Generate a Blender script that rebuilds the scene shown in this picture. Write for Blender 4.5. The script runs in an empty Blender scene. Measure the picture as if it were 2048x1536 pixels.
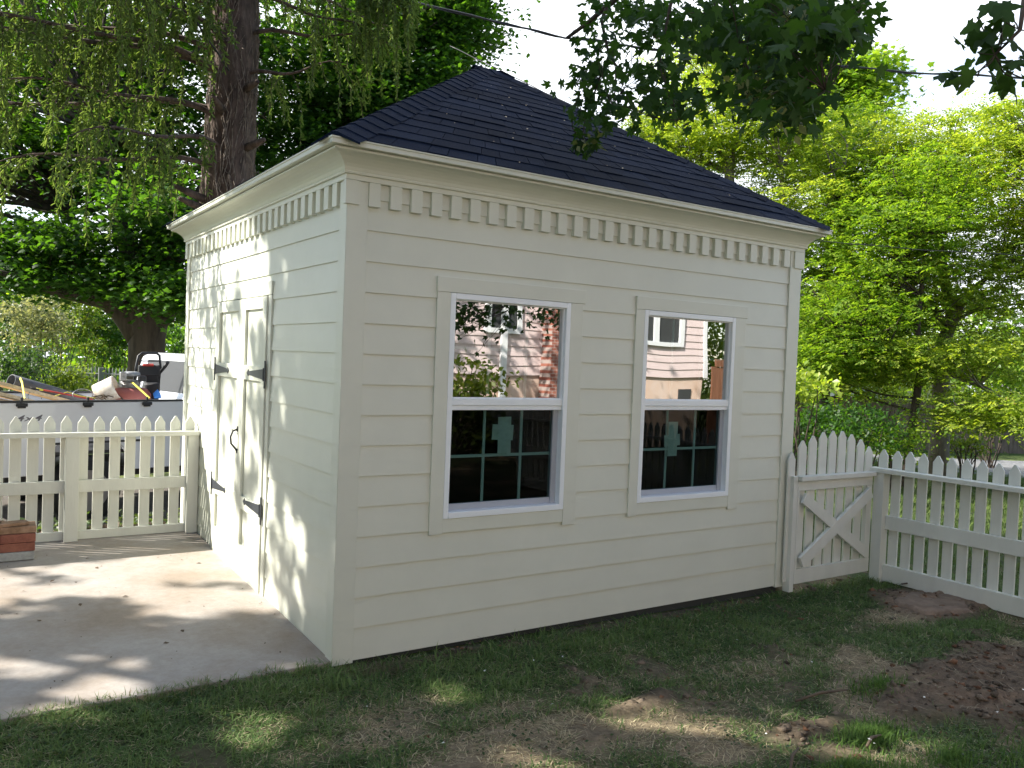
import bpy, bmesh, math, random
import numpy as np
from mathutils import Vector, Matrix
random.seed(7)
RNG = np.random.default_rng(11)
R = math.radians
sc = bpy.context.scene
COL = sc.collection

# ------------------------------------------------------------------ camera frame (for placing far vegetation)
CAM = np.array([-1.5855, -3.9082, 1.55]); YAW, PITCH, ROLL, FPX = .5852, -.0285, .0393, 1665.7
cy_, sy_ = math.cos(YAW), math.sin(YAW)
Fv = np.array([sy_*math.cos(PITCH), cy_*math.cos(PITCH), math.sin(PITCH)])
r0_ = np.array([cy_, -sy_, 0.]); u0_ = np.cross(r0_, Fv)
Rv = r0_*math.cos(ROLL)+u0_*math.sin(ROLL); Uv = u0_*math.cos(ROLL)-r0_*math.sin(ROLL)
def at(px, py, D):
    return CAM + (Fv + Rv*(px-1024)/FPX - Uv*(py-768)/FPX)*D
def V(p): return Vector((float(p[0]), float(p[1]), float(p[2])))

# ------------------------------------------------------------------ noise
_tab = RNG.random((256, 256))
def vnoise(x, y):
    x = np.asarray(x, float); y = np.asarray(y, float)
    xi = np.floor(x).astype(int); yi = np.floor(y).astype(int); fx = x-xi; fy = y-yi
    fx = fx*fx*(3-2*fx); fy = fy*fy*(3-2*fy)
    a = _tab[xi % 256, yi % 256]; b = _tab[(xi+1) % 256, yi % 256]; c = _tab[xi % 256, (yi+1) % 256]; d = _tab[(xi+1) % 256, (yi+1) % 256]
    return (a*(1-fx)+b*fx)*(1-fy)+(c*(1-fx)+d*fx)*fy
def fbm(x, y, o=4):
    s = 0; a = .5
    for i in range(o):
        s = s+a*vnoise(np.asarray(x)*2**i+17.3*i, np.asarray(y)*2**i+9.1*i); a *= .5
    return s/(1-.5**o)
def sm(a, b, x):
    t = np.clip((np.asarray(x, float)-a)/(b-a), 0, 1); return t*t*(3-2*t)

# ------------------------------------------------------------------ materials
def mat(name):
    m = bpy.data.materials.new(name); m.use_nodes = True
    nt = m.node_tree; nt.nodes.clear()
    out = nt.nodes.new('ShaderNodeOutputMaterial')
    return m, nt, out
def N(nt, t, **kw):
    n = nt.nodes.new(t)
    for k, v in kw.items(): setattr(n, k, v)
    return n
def principled(name, col, rough=.5, metal=0, var=.0, vscale=8, bump=0, bscale=60, spec=.5, col2=None, stretch=None, coat=0):
    m, nt, out = mat(name)
    b = N(nt, 'ShaderNodeBsdfPrincipled'); nt.links.new(b.outputs[0], out.inputs[0])
    b.inputs['Roughness'].default_value = rough; b.inputs['Metallic'].default_value = metal
    b.inputs['Specular IOR Level'].default_value = spec
    b.inputs['Coat Weight'].default_value = coat
    b.inputs['Base Color'].default_value = (*col, 1)
    tc = N(nt, 'ShaderNodeTexCoord'); src = tc.outputs['Object']
    if stretch:
        mp = N(nt, 'ShaderNodeMapping'); mp.inputs['Scale'].default_value = stretch
        nt.links.new(src, mp.inputs[0]); src = mp.outputs[0]
    if var or col2:
        no = N(nt, 'ShaderNodeTexNoise'); no.inputs['Scale'].default_value = vscale; no.inputs['Detail'].default_value = 6
        no.inputs['Roughness'].default_value = .65
        nt.links.new(src, no.inputs['Vector'])
        cr = N(nt, 'ShaderNodeValToRGB')
        c2 = col2 or tuple(min(1, c*(1+var)) for c in col); c1 = col if col2 else tuple(c*(1-var) for c in col)
        cr.color_ramp.elements[0].color = (*c1, 1); cr.color_ramp.elements[1].color = (*c2, 1)
        cr.color_ramp.elements[0].position = .35; cr.color_ramp.elements[1].position = .65
        nt.links.new(no.outputs[0], cr.inputs[0]); nt.links.new(cr.outputs[0], b.inputs['Base Color'])
    if bump:
        n2 = N(nt, 'ShaderNodeTexNoise'); n2.inputs['Scale'].default_value = bscale; n2.inputs['Detail'].default_value = 5
        nt.links.new(src, n2.inputs['Vector'])
        bp = N(nt, 'ShaderNodeBump'); bp.inputs['Strength'].default_value = bump; bp.inputs['Distance'].default_value = .01
        nt.links.new(n2.outputs[0], bp.inputs['Height']); nt.links.new(bp.outputs[0], b.inputs['Normal'])
    return m
def leafmat(name, c1, c2, trans=.45, tcol=None, rough=.45):
    m, nt, out = mat(name)
    g = N(nt, 'ShaderNodeNewGeometry')
    cr = N(nt, 'ShaderNodeValToRGB')
    cr.color_ramp.elements[0].color = (*c1, 1); cr.color_ramp.elements[1].color = (*c2, 1)
    nt.links.new(g.outputs['Random Per Island'], cr.inputs[0])
    b = N(nt, 'ShaderNodeBsdfPrincipled'); b.inputs['Roughness'].default_value = rough; b.inputs['Specular IOR Level'].default_value = .35
    nt.links.new(cr.outputs[0], b.inputs['Base Color'])
    t = N(nt, 'ShaderNodeBsdfTranslucent')
    mx = N(nt, 'ShaderNodeMix', data_type='RGBA', blend_type='MULTIPLY'); mx.inputs[0].default_value = 1
    nt.links.new(cr.outputs[0], mx.inputs[6]); mx.inputs[7].default_value = (*(tcol or (2.6, 2.3, .8)), 1)
    nt.links.new(mx.outputs[2], t.inputs[0])
    ms = N(nt, 'ShaderNodeMixShader'); ms.inputs[0].default_value = trans
    nt.links.new(b.outputs[0], ms.inputs[1]); nt.links.new(t.outputs[0], ms.inputs[2]); nt.links.new(ms.outputs[0], out.inputs[0])
    return m
def attrmat(name, rough=.9, trans=0, bump=0, bscale=80, cscale=0):
    m, nt, out = mat(name)
    a = N(nt, 'ShaderNodeAttribute', attribute_name='Col')
    b = N(nt, 'ShaderNodeBsdfPrincipled'); b.inputs['Roughness'].default_value = rough; b.inputs['Specular IOR Level'].default_value = .2
    src = a.outputs[0]
    if cscale:
        tc = N(nt, 'ShaderNodeTexCoord'); no = N(nt, 'ShaderNodeTexNoise'); no.inputs['Scale'].default_value = cscale; no.inputs['Detail'].default_value = 8; no.inputs['Roughness'].default_value = .75
        nt.links.new(tc.outputs['Object'], no.inputs['Vector'])
        cr = N(nt, 'ShaderNodeValToRGB'); cr.color_ramp.elements[0].position = .3; cr.color_ramp.elements[1].position = .72
        cr.color_ramp.elements[0].color = (.45, .45, .45, 1); cr.color_ramp.elements[1].color = (1.5, 1.45, 1.35, 1)
        nt.links.new(no.outputs[0], cr.inputs[0])
        mx = N(nt, 'ShaderNodeMix', data_type='RGBA', blend_type='MULTIPLY'); mx.inputs[0].default_value = 1
        nt.links.new(src, mx.inputs[6]); nt.links.new(cr.outputs[0], mx.inputs[7]); src = mx.outputs[2]
        if bump:
            bp = N(nt, 'ShaderNodeBump'); bp.inputs['Strength'].default_value = bump; bp.inputs['Distance'].default_value = .02
            nt.links.new(no.outputs[0], bp.inputs['Height']); nt.links.new(bp.outputs[0], b.inputs['Normal'])
    nt.links.new(src, b.inputs['Base Color'])
    if trans:
        t = N(nt, 'ShaderNodeBsdfTranslucent'); nt.links.new(src, t.inputs[0])
        ms = N(nt, 'ShaderNodeMixShader'); ms.inputs[0].default_value = trans
        nt.links.new(b.outputs[0], ms.inputs[1]); nt.links.new(t.outputs[0], ms.inputs[2]); nt.links.new(ms.outputs[0], out.inputs[0])
    else: nt.links.new(b.outputs[0], out.inputs[0])
    return m
def glassmat(name, refl, tint):
    m, nt, out = mat(name)
    g = N(nt, 'ShaderNodeBsdfGlossy'); g.inputs['Roughness'].default_value = .0; g.inputs[0].default_value = (1, .97, .97, 1)
    tc = N(nt, 'ShaderNodeTexCoord'); no = N(nt, 'ShaderNodeTexNoise'); no.inputs['Scale'].default_value = 2.2; no.inputs['Detail'].default_value = 0
    nt.links.new(tc.outputs['Object'], no.inputs['Vector'])
    bp = N(nt, 'ShaderNodeBump'); bp.inputs['Strength'].default_value = .035; bp.inputs['Distance'].default_value = .05
    nt.links.new(no.outputs[0], bp.inputs['Height']); nt.links.new(bp.outputs[0], g.inputs['Normal'])
    t = N(nt, 'ShaderNodeBsdfTransparent'); t.inputs[0].default_value = (*tint, 1)
    ms = N(nt, 'ShaderNodeMixShader'); ms.inputs[0].default_value = refl
    nt.links.new(t.outputs[0], ms.inputs[1]); nt.links.new(g.outputs[0], ms.inputs[2]); nt.links.new(ms.outputs[0], out.inputs[0])
    return m
M = {}
M['cream'] = principled('cream_paint', (.655, .675, .575), .42, var=.025, vscale=3, bump=.05, bscale=220)
M['fencepaint'] = principled('fence_paint', (.66, .67, .60), .5, var=.05, vscale=6, bump=.12, bscale=90, stretch=(1, 1, .25))
M['vinyl'] = principled('white_vinyl', (.84, .89, .90), .3)
def shinglemat():
    m, nt, out = mat('asphalt_shingle'); b = N(nt, 'ShaderNodeBsdfPrincipled'); b.inputs['Roughness'].default_value = .85; b.inputs['Specular IOR Level'].default_value = .07; nt.links.new(b.outputs[0], out.inputs[0])
    g = N(nt, 'ShaderNodeNewGeometry'); cr = N(nt, 'ShaderNodeValToRGB'); cr.color_ramp.elements[0].color = (.0035, .008, .021, 1); cr.color_ramp.elements[1].color = (.010, .018, .040, 1); nt.links.new(g.outputs['Random Per Island'], cr.inputs[0])
    tc = N(nt, 'ShaderNodeTexCoord'); n1 = N(nt, 'ShaderNodeTexNoise'); n1.inputs['Scale'].default_value = 260; n1.inputs['Detail'].default_value = 3; n2 = N(nt, 'ShaderNodeTexNoise'); n2.inputs['Scale'].default_value = 2.5; n2.inputs['Detail'].default_value = 5
    for q in (n1, n2): nt.links.new(tc.outputs['Object'], q.inputs['Vector'])
    c1 = N(nt, 'ShaderNodeValToRGB'); c1.color_ramp.elements[0].position = .35; c1.color_ramp.elements[1].position = .68; c1.color_ramp.elements[0].color = (.55, .55, .55, 1); c1.color_ramp.elements[1].color = (1.9, 1.8, 1.7, 1); nt.links.new(n1.outputs[0], c1.inputs[0])
    c2 = N(nt, 'ShaderNodeValToRGB'); c2.color_ramp.elements[0].position = .35; c2.color_ramp.elements[1].position = .7; c2.color_ramp.elements[0].color = (.75, .77, .8, 1); c2.color_ramp.elements[1].color = (1.3, 1.25, 1.2, 1); nt.links.new(n2.outputs[0], c2.inputs[0])
    m1 = N(nt, 'ShaderNodeMix', data_type='RGBA', blend_type='MULTIPLY'); m1.inputs[0].default_value = 1; m2 = N(nt, 'ShaderNodeMix', data_type='RGBA', blend_type='MULTIPLY'); m2.inputs[0].default_value = 1
    nt.links.new(cr.outputs[0], m1.inputs[6]); nt.links.new(c1.outputs[0], m1.inputs[7]); nt.links.new(m1.outputs[2], m2.inputs[6]); nt.links.new(c2.outputs[0], m2.inputs[7]); nt.links.new(m2.outputs[2], b.inputs['Base Color'])
    bp = N(nt, 'ShaderNodeBump'); bp.inputs['Strength'].default_value = .5; bp.inputs['Distance'].default_value = .004; nt.links.new(n1.outputs[0], bp.inputs['Height']); nt.links.new(bp.outputs[0], b.inputs['Normal'])
    return m
M['shingle'] = shinglemat()
M['black'] = principled('black_iron', (.018, .02, .024), .45, bump=.2, bscale=150)
M['hinge'] = principled('hinge_iron', (.03, .035, .042), .5, bump=.2, bscale=150)
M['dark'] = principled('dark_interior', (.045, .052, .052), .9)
M['glass_up'] = glassmat('upper_glass', .48, (.35, .5, .46))
M['glass_low'] = glassmat('lower_glass', .022, (.3, .42, .40))
M['grille'] = principled('grille_white', (.75, .8, .78), .4)
M['screen'] = principled('screen_frame', (.42, .45, .50), .4, metal=.2)
M['paper'] = principled('sticker_paper', (.75, .78, .74), .7, var=.08, vscale=30)
M['brick'] = principled('red_brick', (.20, .07, .05), .9, col2=(.30, .12, .08), vscale=14, bump=.8, bscale=60)
M['brick2'] = principled('weathered_brick', (.20, .12, .07), .9, col2=(.34, .22, .15), vscale=18, bump=1, bscale=40)
M['block'] = principled('pale_paver', (.36, .37, .36), .9, var=.2, vscale=20, bump=.6, bscale=60)
M['barkm'] = principled('maple_bark', (.035, .026, .019), .95, col2=(.085, .065, .048), vscale=9, bump=1.0, bscale=14, stretch=(1, 1, .2))
M['bark_pale'] = principled('pale_bark', (.12, .10, .08), .9, col2=(.24, .21, .17), vscale=7, bump=.8, bscale=20, stretch=(1, 1, .3))
M['barks'] = principled('spruce_bark', (.045, .032, .026), .95, col2=(.15, .105, .083), vscale=16, bump=1.0, bscale=26, stretch=(1, 1, .35))
M['vine'] = principled('dead_vine', (.10, .075, .058), .9, col2=(.27, .22, .175), vscale=20)
M['needle'] = leafmat('spruce_needle', (.085, .15, .05), (.23, .32, .11), .38, (2.0, 1.9, .8), .6)
M['maple'] = leafmat('maple_leaf', (.014, .045, .010), (.05, .115, .02), .45, (3.2, 3.1, .6), .5)
M['maple_near'] = leafmat('maple_leaf_near', (.013, .036, .012), (.034, .075, .020), .32, (2.6, 2.8, .6), .8)
M['ash'] = leafmat('ash_leaf', (.12, .21, .03), (.40, .46, .09), .5, (1.8, 1.8, .5), .38)
M['ashd'] = leafmat('ash_leaf_deep', (.07, .15, .022), (.25, .34, .05), .5, (1.9, 2.0, .5), .38)
M['bushy'] = leafmat('bush_leaf', (.08, .14, .02), (.17, .22, .05), .5, (1.9, 1.8, .6))
M['bushp'] = leafmat('bush_leaf_pale', (.12, .15, .06), (.26, .27, .15), .45, (1.6, 1.5, .9))
M['bushd'] = leafmat('bush_leaf_dark', (.02, .05, .02), (.045, .085, .03), .4, (2.2, 2.2, .7))
M['weed'] = leafmat('weed_leaf', (.05, .09, .03), (.11, .15, .05), .3, (1.8, 1.8, .6))
M['samara'] = leafmat('maple_seed', (.14, .17, .06), (.22, .24, .10), .4, (1.5, 1.5, .8))
M['truck'] = principled('white_truck_paint', (.80, .82, .86), .25, coat=.6)
M['plastic'] = principled('black_plastic', (.02, .021, .025), .5, bump=.1)
M['tyre'] = principled('tyre_rubber', (.018, .018, .018), .85, bump=.4, bscale=40)
M['alloy'] = principled('wheel_alloy', (.3, .3, .3), .4, metal=.8)
M['taillight'] = principled('taillight_red', (.55, .02, .02), .2, coat=1)
M['lightclear'] = principled('clear_lens', (.7, .6, .6), .2, coat=1)
M['lumber'] = principled('fresh_lumber', (.50, .38, .22), .7, col2=(.68, .54, .36), vscale=6, stretch=(1, 8, 8))
M['pipe'] = principled('grey_pipe', (.10, .105, .12), .45, var=.2)
M['yellow'] = principled('yellow_strap', (.70, .62, .06), .6)
M['redp'] = principled('red_plastic', (.50, .05, .04), .4)
M['pinkred'] = principled('faded_red_plastic', (.36, .11, .09), .55)
M['blue'] = principled('blue_rag', (.04, .20, .60), .7)
M['steel'] = principled('worn_steel', (.35, .35, .36), .4, metal=.7, var=.3, vscale=30)
M['bucket'] = principled('dusty_bucket', (.55, .46, .36), .8, col2=(.75, .72, .66), vscale=12)
M['greyp'] = principled('grey_plastic', (.28, .29, .31), .5, var=.2, vscale=20)
M['decal'] = principled('grey_decal', (.16, .16, .18), .5)
M['ironfence'] = principled('grey_iron', (.20, .21, .20), .6)
M['woodfence'] = principled('weathered_wood', (.10, .075, .055), .9, col2=(.19, .14, .11), vscale=5, stretch=(3, 3, .4), bump=.4, bscale=20)
M['redwood'] = principled('brown_fence_wood', (.16, .07, .035), .85, col2=(.24, .11, .06), vscale=5, stretch=(3, 3, .3))
M['pink'] = principled('pink_siding', (.74, .63, .61), .55, var=.03)
M['peach'] = principled('peach_stucco', (.70, .52, .40), .9, col2=(.72, .60, .52), vscale=2)
M['roofgrey'] = principled('roof_grey', (.12, .12, .13), .9, var=.2)
M['cable'] = principled('cable_black', (.02, .02, .022), .5)
M['cablep'] = principled('cable_pale', (.25, .25, .26), .5)
M['stump'] = principled('sawn_stump', (.17, .12, .085), .95, col2=(.27, .20, .145), vscale=9, bump=.8, bscale=30)
M['stick'] = principled('dead_stick', (.10, .075, .05), .9, var=.3)
M['debris'] = principled('leaf_litter', (.10, .07, .045), .9, var=.4)
M['petal'] = principled('white_petal', (.75, .75, .7), .8)
M['pale_house'] = principled('pale_house', (.6, .57, .52), .8)
M['rock'] = principled('gravel_stone', (.22, .21, .20), .9, col2=(.36, .35, .33), vscale=12)
M['cover'] = attrmat('grass_blades', .55, .35)
M['soil'] = attrmat('ground_soil', .95, 0, .9, 60, 22)
# concrete with stains
def concrete():
    m, nt, out = mat('concrete_slab')
    b = N(nt, 'ShaderNodeBsdfPrincipled'); b.inputs['Roughness'].default_value = .8; nt.links.new(b.outputs[0], out.inputs[0])
    tc = N(nt, 'ShaderNodeTexCoord')
    n1 = N(nt, 'ShaderNodeTexNoise'); n1.inputs['Scale'].default_value = 1.3; n1.inputs['Detail'].default_value = 7; n1.inputs['Roughness'].default_value = .6
    n2 = N(nt, 'ShaderNodeTexNoise'); n2.inputs['Scale'].default_value = 24; n2.inputs['Detail'].default_value = 8; n2.inputs['Roughness'].default_value = .8
    for n in (n1, n2): nt.links.new(tc.outputs['Object'], n.inputs['Vector'])
    c1 = N(nt, 'ShaderNodeValToRGB'); c1.color_ramp.elements[0].position = .38; c1.color_ramp.elements[1].position = .62
    c1.color_ramp.elements[0].color = (.30, .25, .20, 1); c1.color_ramp.elements[1].color = (.40, .375, .35, 1)
    c2 = N(nt, 'ShaderNodeValToRGB'); c2.color_ramp.elements[0].position = .3; c2.color_ramp.elements[1].position = .7
    c2.color_ramp.elements[0].color = (.82, .80, .78, 1); c2.color_ramp.elements[1].color = (1.08, 1.08, 1.08, 1)
    nt.links.new(n1.outputs[0], c1.inputs[0]); nt.links.new(n2.outputs[0], c2.inputs[0])
    mx = N(nt, 'ShaderNodeMix', data_type='RGBA', blend_type='MULTIPLY'); mx.inputs[0].default_value = 1
    nt.links.new(c1.outputs[0], mx.inputs[6]); nt.links.new(c2.outputs[0], mx.inputs[7]); nt.links.new(mx.outputs[2], b.inputs['Base Color'])
    bp = N(nt, 'ShaderNodeBump'); bp.inputs['Strength'].default_value = .25; bp.inputs['Distance'].default_value = .006
    nt.links.new(n2.outputs[0], bp.inputs['Height']); nt.links.new(bp.outputs[0], b.inputs['Normal'])
    return m
M['concrete'] = concrete()
def brickwall():
    m, nt, out = mat('chimney_brick')
    b = N(nt, 'ShaderNodeBsdfPrincipled'); b.inputs['Roughness'].default_value = .9; nt.links.new(b.outputs[0], out.inputs[0])
    tc = N(nt, 'ShaderNodeTexCoord'); mp = N(nt, 'ShaderNodeMapping'); mp.inputs['Rotation'].default_value = (math.pi/2, 0, 0)
    t = N(nt, 'ShaderNodeTexBrick'); t.inputs['Color1'].default_value = (.30, .10, .07, 1); t.inputs['Color2'].default_value = (.42, .17, .12, 1); t.inputs['Mortar'].default_value = (.5, .42, .38, 1)
    t.inputs['Scale'].default_value = 4.5; t.inputs['Mortar Size'].default_value = .02
    nt.links.new(tc.outputs['Object'], mp.inputs[0]); nt.links.new(mp.outputs[0], t.inputs['Vector']); nt.links.new(t.outputs[0], b.inputs['Base Color'])
    return m
M['chimney'] = brickwall()
def gravelmat():
    m, nt, out = mat('gravel'); b = N(nt, 'ShaderNodeBsdfPrincipled'); b.inputs['Roughness'].default_value = .95; nt.links.new(b.outputs[0], out.inputs[0])
    tc = N(nt, 'ShaderNodeTexCoord'); v = N(nt, 'ShaderNodeTexVoronoi'); v.inputs['Scale'].default_value = 25; nt.links.new(tc.outputs['Object'], v.inputs['Vector'])
    cr = N(nt, 'ShaderNodeValToRGB'); cr.color_ramp.elements[0].color = (.09, .09, .095, 1); cr.color_ramp.elements[1].color = (.24, .24, .25, 1)
    nt.links.new(v.outputs['Color'], cr.inputs[0]); nt.links.new(cr.outputs[0], b.inputs['Base Color'])
    bp = N(nt, 'ShaderNodeBump'); bp.inputs['Strength'].default_value = .6; nt.links.new(v.outputs[0], bp.inputs['Height']); nt.links.new(bp.outputs[0], b.inputs['Normal'])
    return m
M['gravel'] = gravelmat()

# ------------------------------------------------------------------ object helpers
def tag(o, label=None, cat=None, group=None, kind=None):
    if label: o['label'] = label
    if cat: o['category'] = cat
    if group: o['group'] = group
    if kind: o['kind'] = kind
    return o
def empty(name, loc, rz=0):
    o = bpy.data.objects.new(name, None); COL.objects.link(o); o.location = V(loc); o.rotation_euler = (0, 0, rz); o.empty_display_size = .1
    bpy.context.view_layer.update()
    return o
def link(name, me, parent=None, local=False):
    o = bpy.data.objects.new(name, me); COL.objects.link(o)
    if parent is not None:
        o.parent = parent
        if not local:   # mesh given in world coordinates
            o.matrix_parent_inverse = Matrix()
            o.matrix_basis = PINV(parent)
    return o
def PINV(p):
    m = Matrix()
    chain = []
    q = p
    while q is not None: chain.append(q); q = q.parent
    for q in reversed(chain): m = m @ (q.matrix_parent_inverse @ q.matrix_basis if q.parent else q.matrix_basis)
    return m.inverted()
class MB:
    def __init__(s): s.v = []; s.f = []
    def box(s, a, b):
        x0, x1 = sorted((a[0], b[0])); y0, y1 = sorted((a[1], b[1])); z0, z1 = sorted((a[2], b[2]))
        n = len(s.v); s.v += [(x0, y0, z0), (x1, y0, z0), (x1, y1, z0), (x0, y1, z0), (x0, y0, z1), (x1, y0, z1), (x1, y1, z1), (x0, y1, z1)]
        s.f += [tuple(n+i for i in q) for q in ((0, 3, 2, 1), (4, 5, 6, 7), (0, 1, 5, 4), (1, 2, 6, 5), (2, 3, 7, 6), (3, 0, 4, 7))]; return s
    def obox(s, c, ax, ay, az):   # oriented box, half-axes
        c, ax, ay, az = map(Vector, (c, ax, ay, az)); n = len(s.v)
        for k in (-1, 1):
            for i, j in ((-1, -1), (1, -1), (1, 1), (-1, 1)): s.v.append(tuple(c+ax*i+ay*j+az*k))
        s.f += [tuple(n+i for i in q) for q in ((0, 3, 2, 1), (4, 5, 6, 7), (0, 1, 5, 4), (1, 2, 6, 5), (2, 3, 7, 6), (3, 0, 4, 7))]; return s
    def poly(s, pts):
        n = len(s.v); s.v += [tuple(p) for p in pts]; s.f.append(tuple(range(n, n+len(pts)))); return s
    def prism(s, pts, d):   # extrude polygon pts by vector d
        n = len(s.v); k = len(pts); d = Vector(d)
        s.v += [tuple(p) for p in pts]+[tuple(Vector(p)+d) for p in pts]
        s.f.append(tuple(range(n, n+k))[::-1]); s.f.append(tuple(range(n+k, n+2*k)))
        for i in range(k): s.f.append((n+i, n+(i+1) % k, n+k+(i+1) % k, n+k+i))
        return s
    def tube(s, pts, rad, sides=8, cap=True, squash=1):
        pts = [Vector(p) for p in pts]; n0 = len(s.v); k = len(pts)
        if not hasattr(rad, '__len__'): rad = [rad]*k
        prev = None
        for i, p in enumerate(pts):
            t = (pts[min(i+1, k-1)]-pts[max(i-1, 0)])
            if t.length < 1e-9: t = Vector((0, 0, 1))
            t.normalize()
            if prev is None:
                a = t.orthogonal().normalized()
            else:
                a = (prev-t*prev.dot(t)); a = a.normalized() if a.length > 1e-6 else t.orthogonal().normalized()
            prev = a; b = t.cross(a)
            for j in range(sides):
                an = 2*math.pi*j/sides
                s.v.append(tuple(p+(a*math.cos(an)+b*math.sin(an)*squash)*rad[i]))
        for i in range(k-1):
            for j in range(sides):
                a0 = n0+i*sides+j; a1 = n0+i*sides+(j+1) % sides
                s.f.append((a0, a1, a1+sides, a0+sides))
        if cap:
            s.f.append(tuple(n0+j for j in range(sides))[::-1]); s.f.append(tuple(n0+(k-1)*sides+j for j in range(sides)))
        return s
    def disc(s, c, ax, r, h, sides=20):   # cylinder centred at c along ax
        c = Vector(c); ax = Vector(ax).normalized(); return s.tube([c-ax*h/2, c+ax*h/2], r, sides)
    def build(s, name, m, parent=None, smooth=False, bevel=0, local=False):
        me = bpy.data.meshes.new(name); me.from_pydata(s.v, [], s.f); me.materials.append(m)
        if smooth: me.polygons.foreach_set('use_smooth', [True]*len(me.polygons))
        me.update()
        o = link(name, me, parent, local)
        if bevel:
            b = o.modifiers.new('bevel', 'BEVEL'); b.width = bevel; b.segments = 2; b.limit_method = 'ANGLE'; b.harden_normals = False
        return o
def npmesh(name, verts, faces_idx, fsize, m, parent=None, cols=None, smooth=False):
    """verts (N,3), faces_idx flat int array, constant face size"""
    me = bpy.data.meshes.new(name); nv = len(verts); nl = len(faces_idx); nf = nl//fsize
    me.vertices.add(nv); me.loops.add(nl); me.polygons.add(nf)
    me.vertices.foreach_set('co', np.ascontiguousarray(verts, np.float32).ravel())
    me.loops.foreach_set('vertex_index', faces_idx.astype(np.int32))
    me.polygons.foreach_set('loop_start', np.arange(0, nl, fsize, dtype=np.int32))
    try: me.polygons.foreach_set('loop_total', np.full(nf, fsize, np.int32))
    except Exception: pass
    me.update(calc_edges=True)
    if cols is not None:
        ca = me.color_attributes.new('Col', 'FLOAT_COLOR', 'POINT')
        c4 = np.ones((nv, 4), np.float32); c4[:, :3] = cols; ca.data.foreach_set('color', c4.ravel())
    if smooth: me.polygons.foreach_set('use_smooth', np.ones(nf, bool))
    me.materials.append(m)
    return link(name, me, parent)
# leaf templates: verts (k,3) in XY plane, tip +Y ; faces of constant size
def T_oval():
    return np.array([(0, 0, 0), (.32, .45, .06), (0, 1, -.05), (-.32, .45, .06), (0, .45, 0)], float), [(0, 1, 4), (1, 2, 4), (2, 3, 4), (3, 0, 4)]
def T_maple():
    o = [(0, 0), (.20, .02), (.48, .06), (.36, .24), (.62, .52), (.34, .52), (.26, .62), (0, 1.0), (-.26, .62), (-.34, .52), (-.62, .52), (-.36, .24), (-.48, .06), (-.20, .02)]
    v = [(x, y, -.12*(x*x*2+(y-.4)**2)) for x, y in o]+[(0, .38, .03)]
    k = len(o); return np.array(v, float), [(i, (i+1) % k, k) for i in range(k)]
def T_compound():
    v = []; f = []
    spec = [(0, 1.0, 0, .5), (.0, .62, 50, .42), (.0, .62, -50, .42), (0, .3, 62, .36), (0, .3, -62, .36)]
    for (x, y, a, L) in spec:
        n = len(v); c, s = math.cos(R(a)), math.sin(R(a))
        for (px, py, pz) in ((0, 0, 0), (.30*L, .45*L, .02), (0, L, -.22*L), (-.30*L, .45*L, .02)):
            v.append((x+px*c+py*s, y*.8+py*c-px*s, pz-.06*y*y))
        f += [(n, n+1, n+2), (n, n+2, n+3)]
    return np.array(v, float), f
def T_needle():
    v = []; f = []
    for a in (0, 60, 120):
        c, s = math.cos(R(a)), math.sin(R(a)); n = len(v)
        for (w, y) in ((0, 0), (.10, .25), (.12, .8), (0, 1.05), (-.12, .8), (-.10, .25)): v.append((w*c, y, w*s))
        f += [(n, n+1, n+5), (n+1, n+2, n+4), (n+1, n+4, n+5), (n+2, n+3, n+4)]
    return np.array(v, float), f
def T_maple2():
    lobes = [(math.pi/2, 1.0), (math.pi/2-.95, .86), (math.pi/2-1.95, .55), (math.pi/2+1.95, .55), (math.pi/2+.95, .86)]
    def rad(a):
        r_ = .30
        for l, h in lobes:
            d = abs((a-l+math.pi) % (2*math.pi)-math.pi); r_ = max(r_, h*max(0, 1-(d/.62)**1.15)*.72+.0)
            for o_ in (-.30, .30):
                d2 = abs((a-l-o_+math.pi) % (2*math.pi)-math.pi); r_ = max(r_, h*.56*max(0, 1-(d2/.22)))
        if abs((a+math.pi/2+math.pi) % (2*math.pi)-math.pi) < .35: r_ *= .45
        return r_
    k = 46; v = []
    for i in range(k):
        a = 2*math.pi*i/k; q = rad(a)*1.05; x, y = q*math.cos(a), q*math.sin(a); v.append((x, y+.32, -.22*(x*x+.6*y*y)+.03*math.sin(3*a)))
    v.append((0, .32, .04)); return np.array(v, float), [(i, (i+1) % k, k) for i in range(k)]
TEMPL = {'maple2': T_maple2(), 'oval': T_oval(), 'maple': T_maple(), 'compound': T_compound(), 'needle': T_needle()}
def norm(a): return a/np.maximum(np.linalg.norm(a, axis=-1, keepdims=True), 1e-9)
def leaves(name, pos, size, up, tip, shape, m, parent=None):
    """pos (N,3), size (N,), up normals (N,3), tip directions (N,3)"""
    tv, tf = TEMPL[shape]; tf = np.array(tf)
    n = len(pos); up = norm(up); x = norm(np.cross(tip, up)); up = norm(up); y = norm(np.cross(up, x))
    z = up
    vv = pos[:, None, :]+size[:, None, None]*(x[:, None, :]*tv[None, :, 0:1]+y[:, None, :]*tv[None, :, 1:2]+z[:, None, :]*tv[None, :, 2:3])
    idx = (tf[None]+(np.arange(n)*len(tv))[:, None, None]).ravel()
    return npmesh(name, vv.reshape(-1, 3), idx, 3, m, parent)
def rnd_dir(n): return norm(RNG.normal(size=(n, 3)))
def blob_points(c, r, nclump, nleaf, cr, edge=.45, flat=.5):
    d = rnd_dir(nclump); rad = RNG.random(nclump)**edge*(.82+.3*RNG.random(nclump))
    cc = np.asarray(c)+d*rad[:, None]*np.asarray(r)
    k = nleaf; o = RNG.normal(size=(nclump, k, 3))*cr*np.array([1, 1, flat])*(.5+RNG.random((nclump, 1, 1)))
    return cc, (cc[:, None]+o).reshape(-1, 3)
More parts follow.
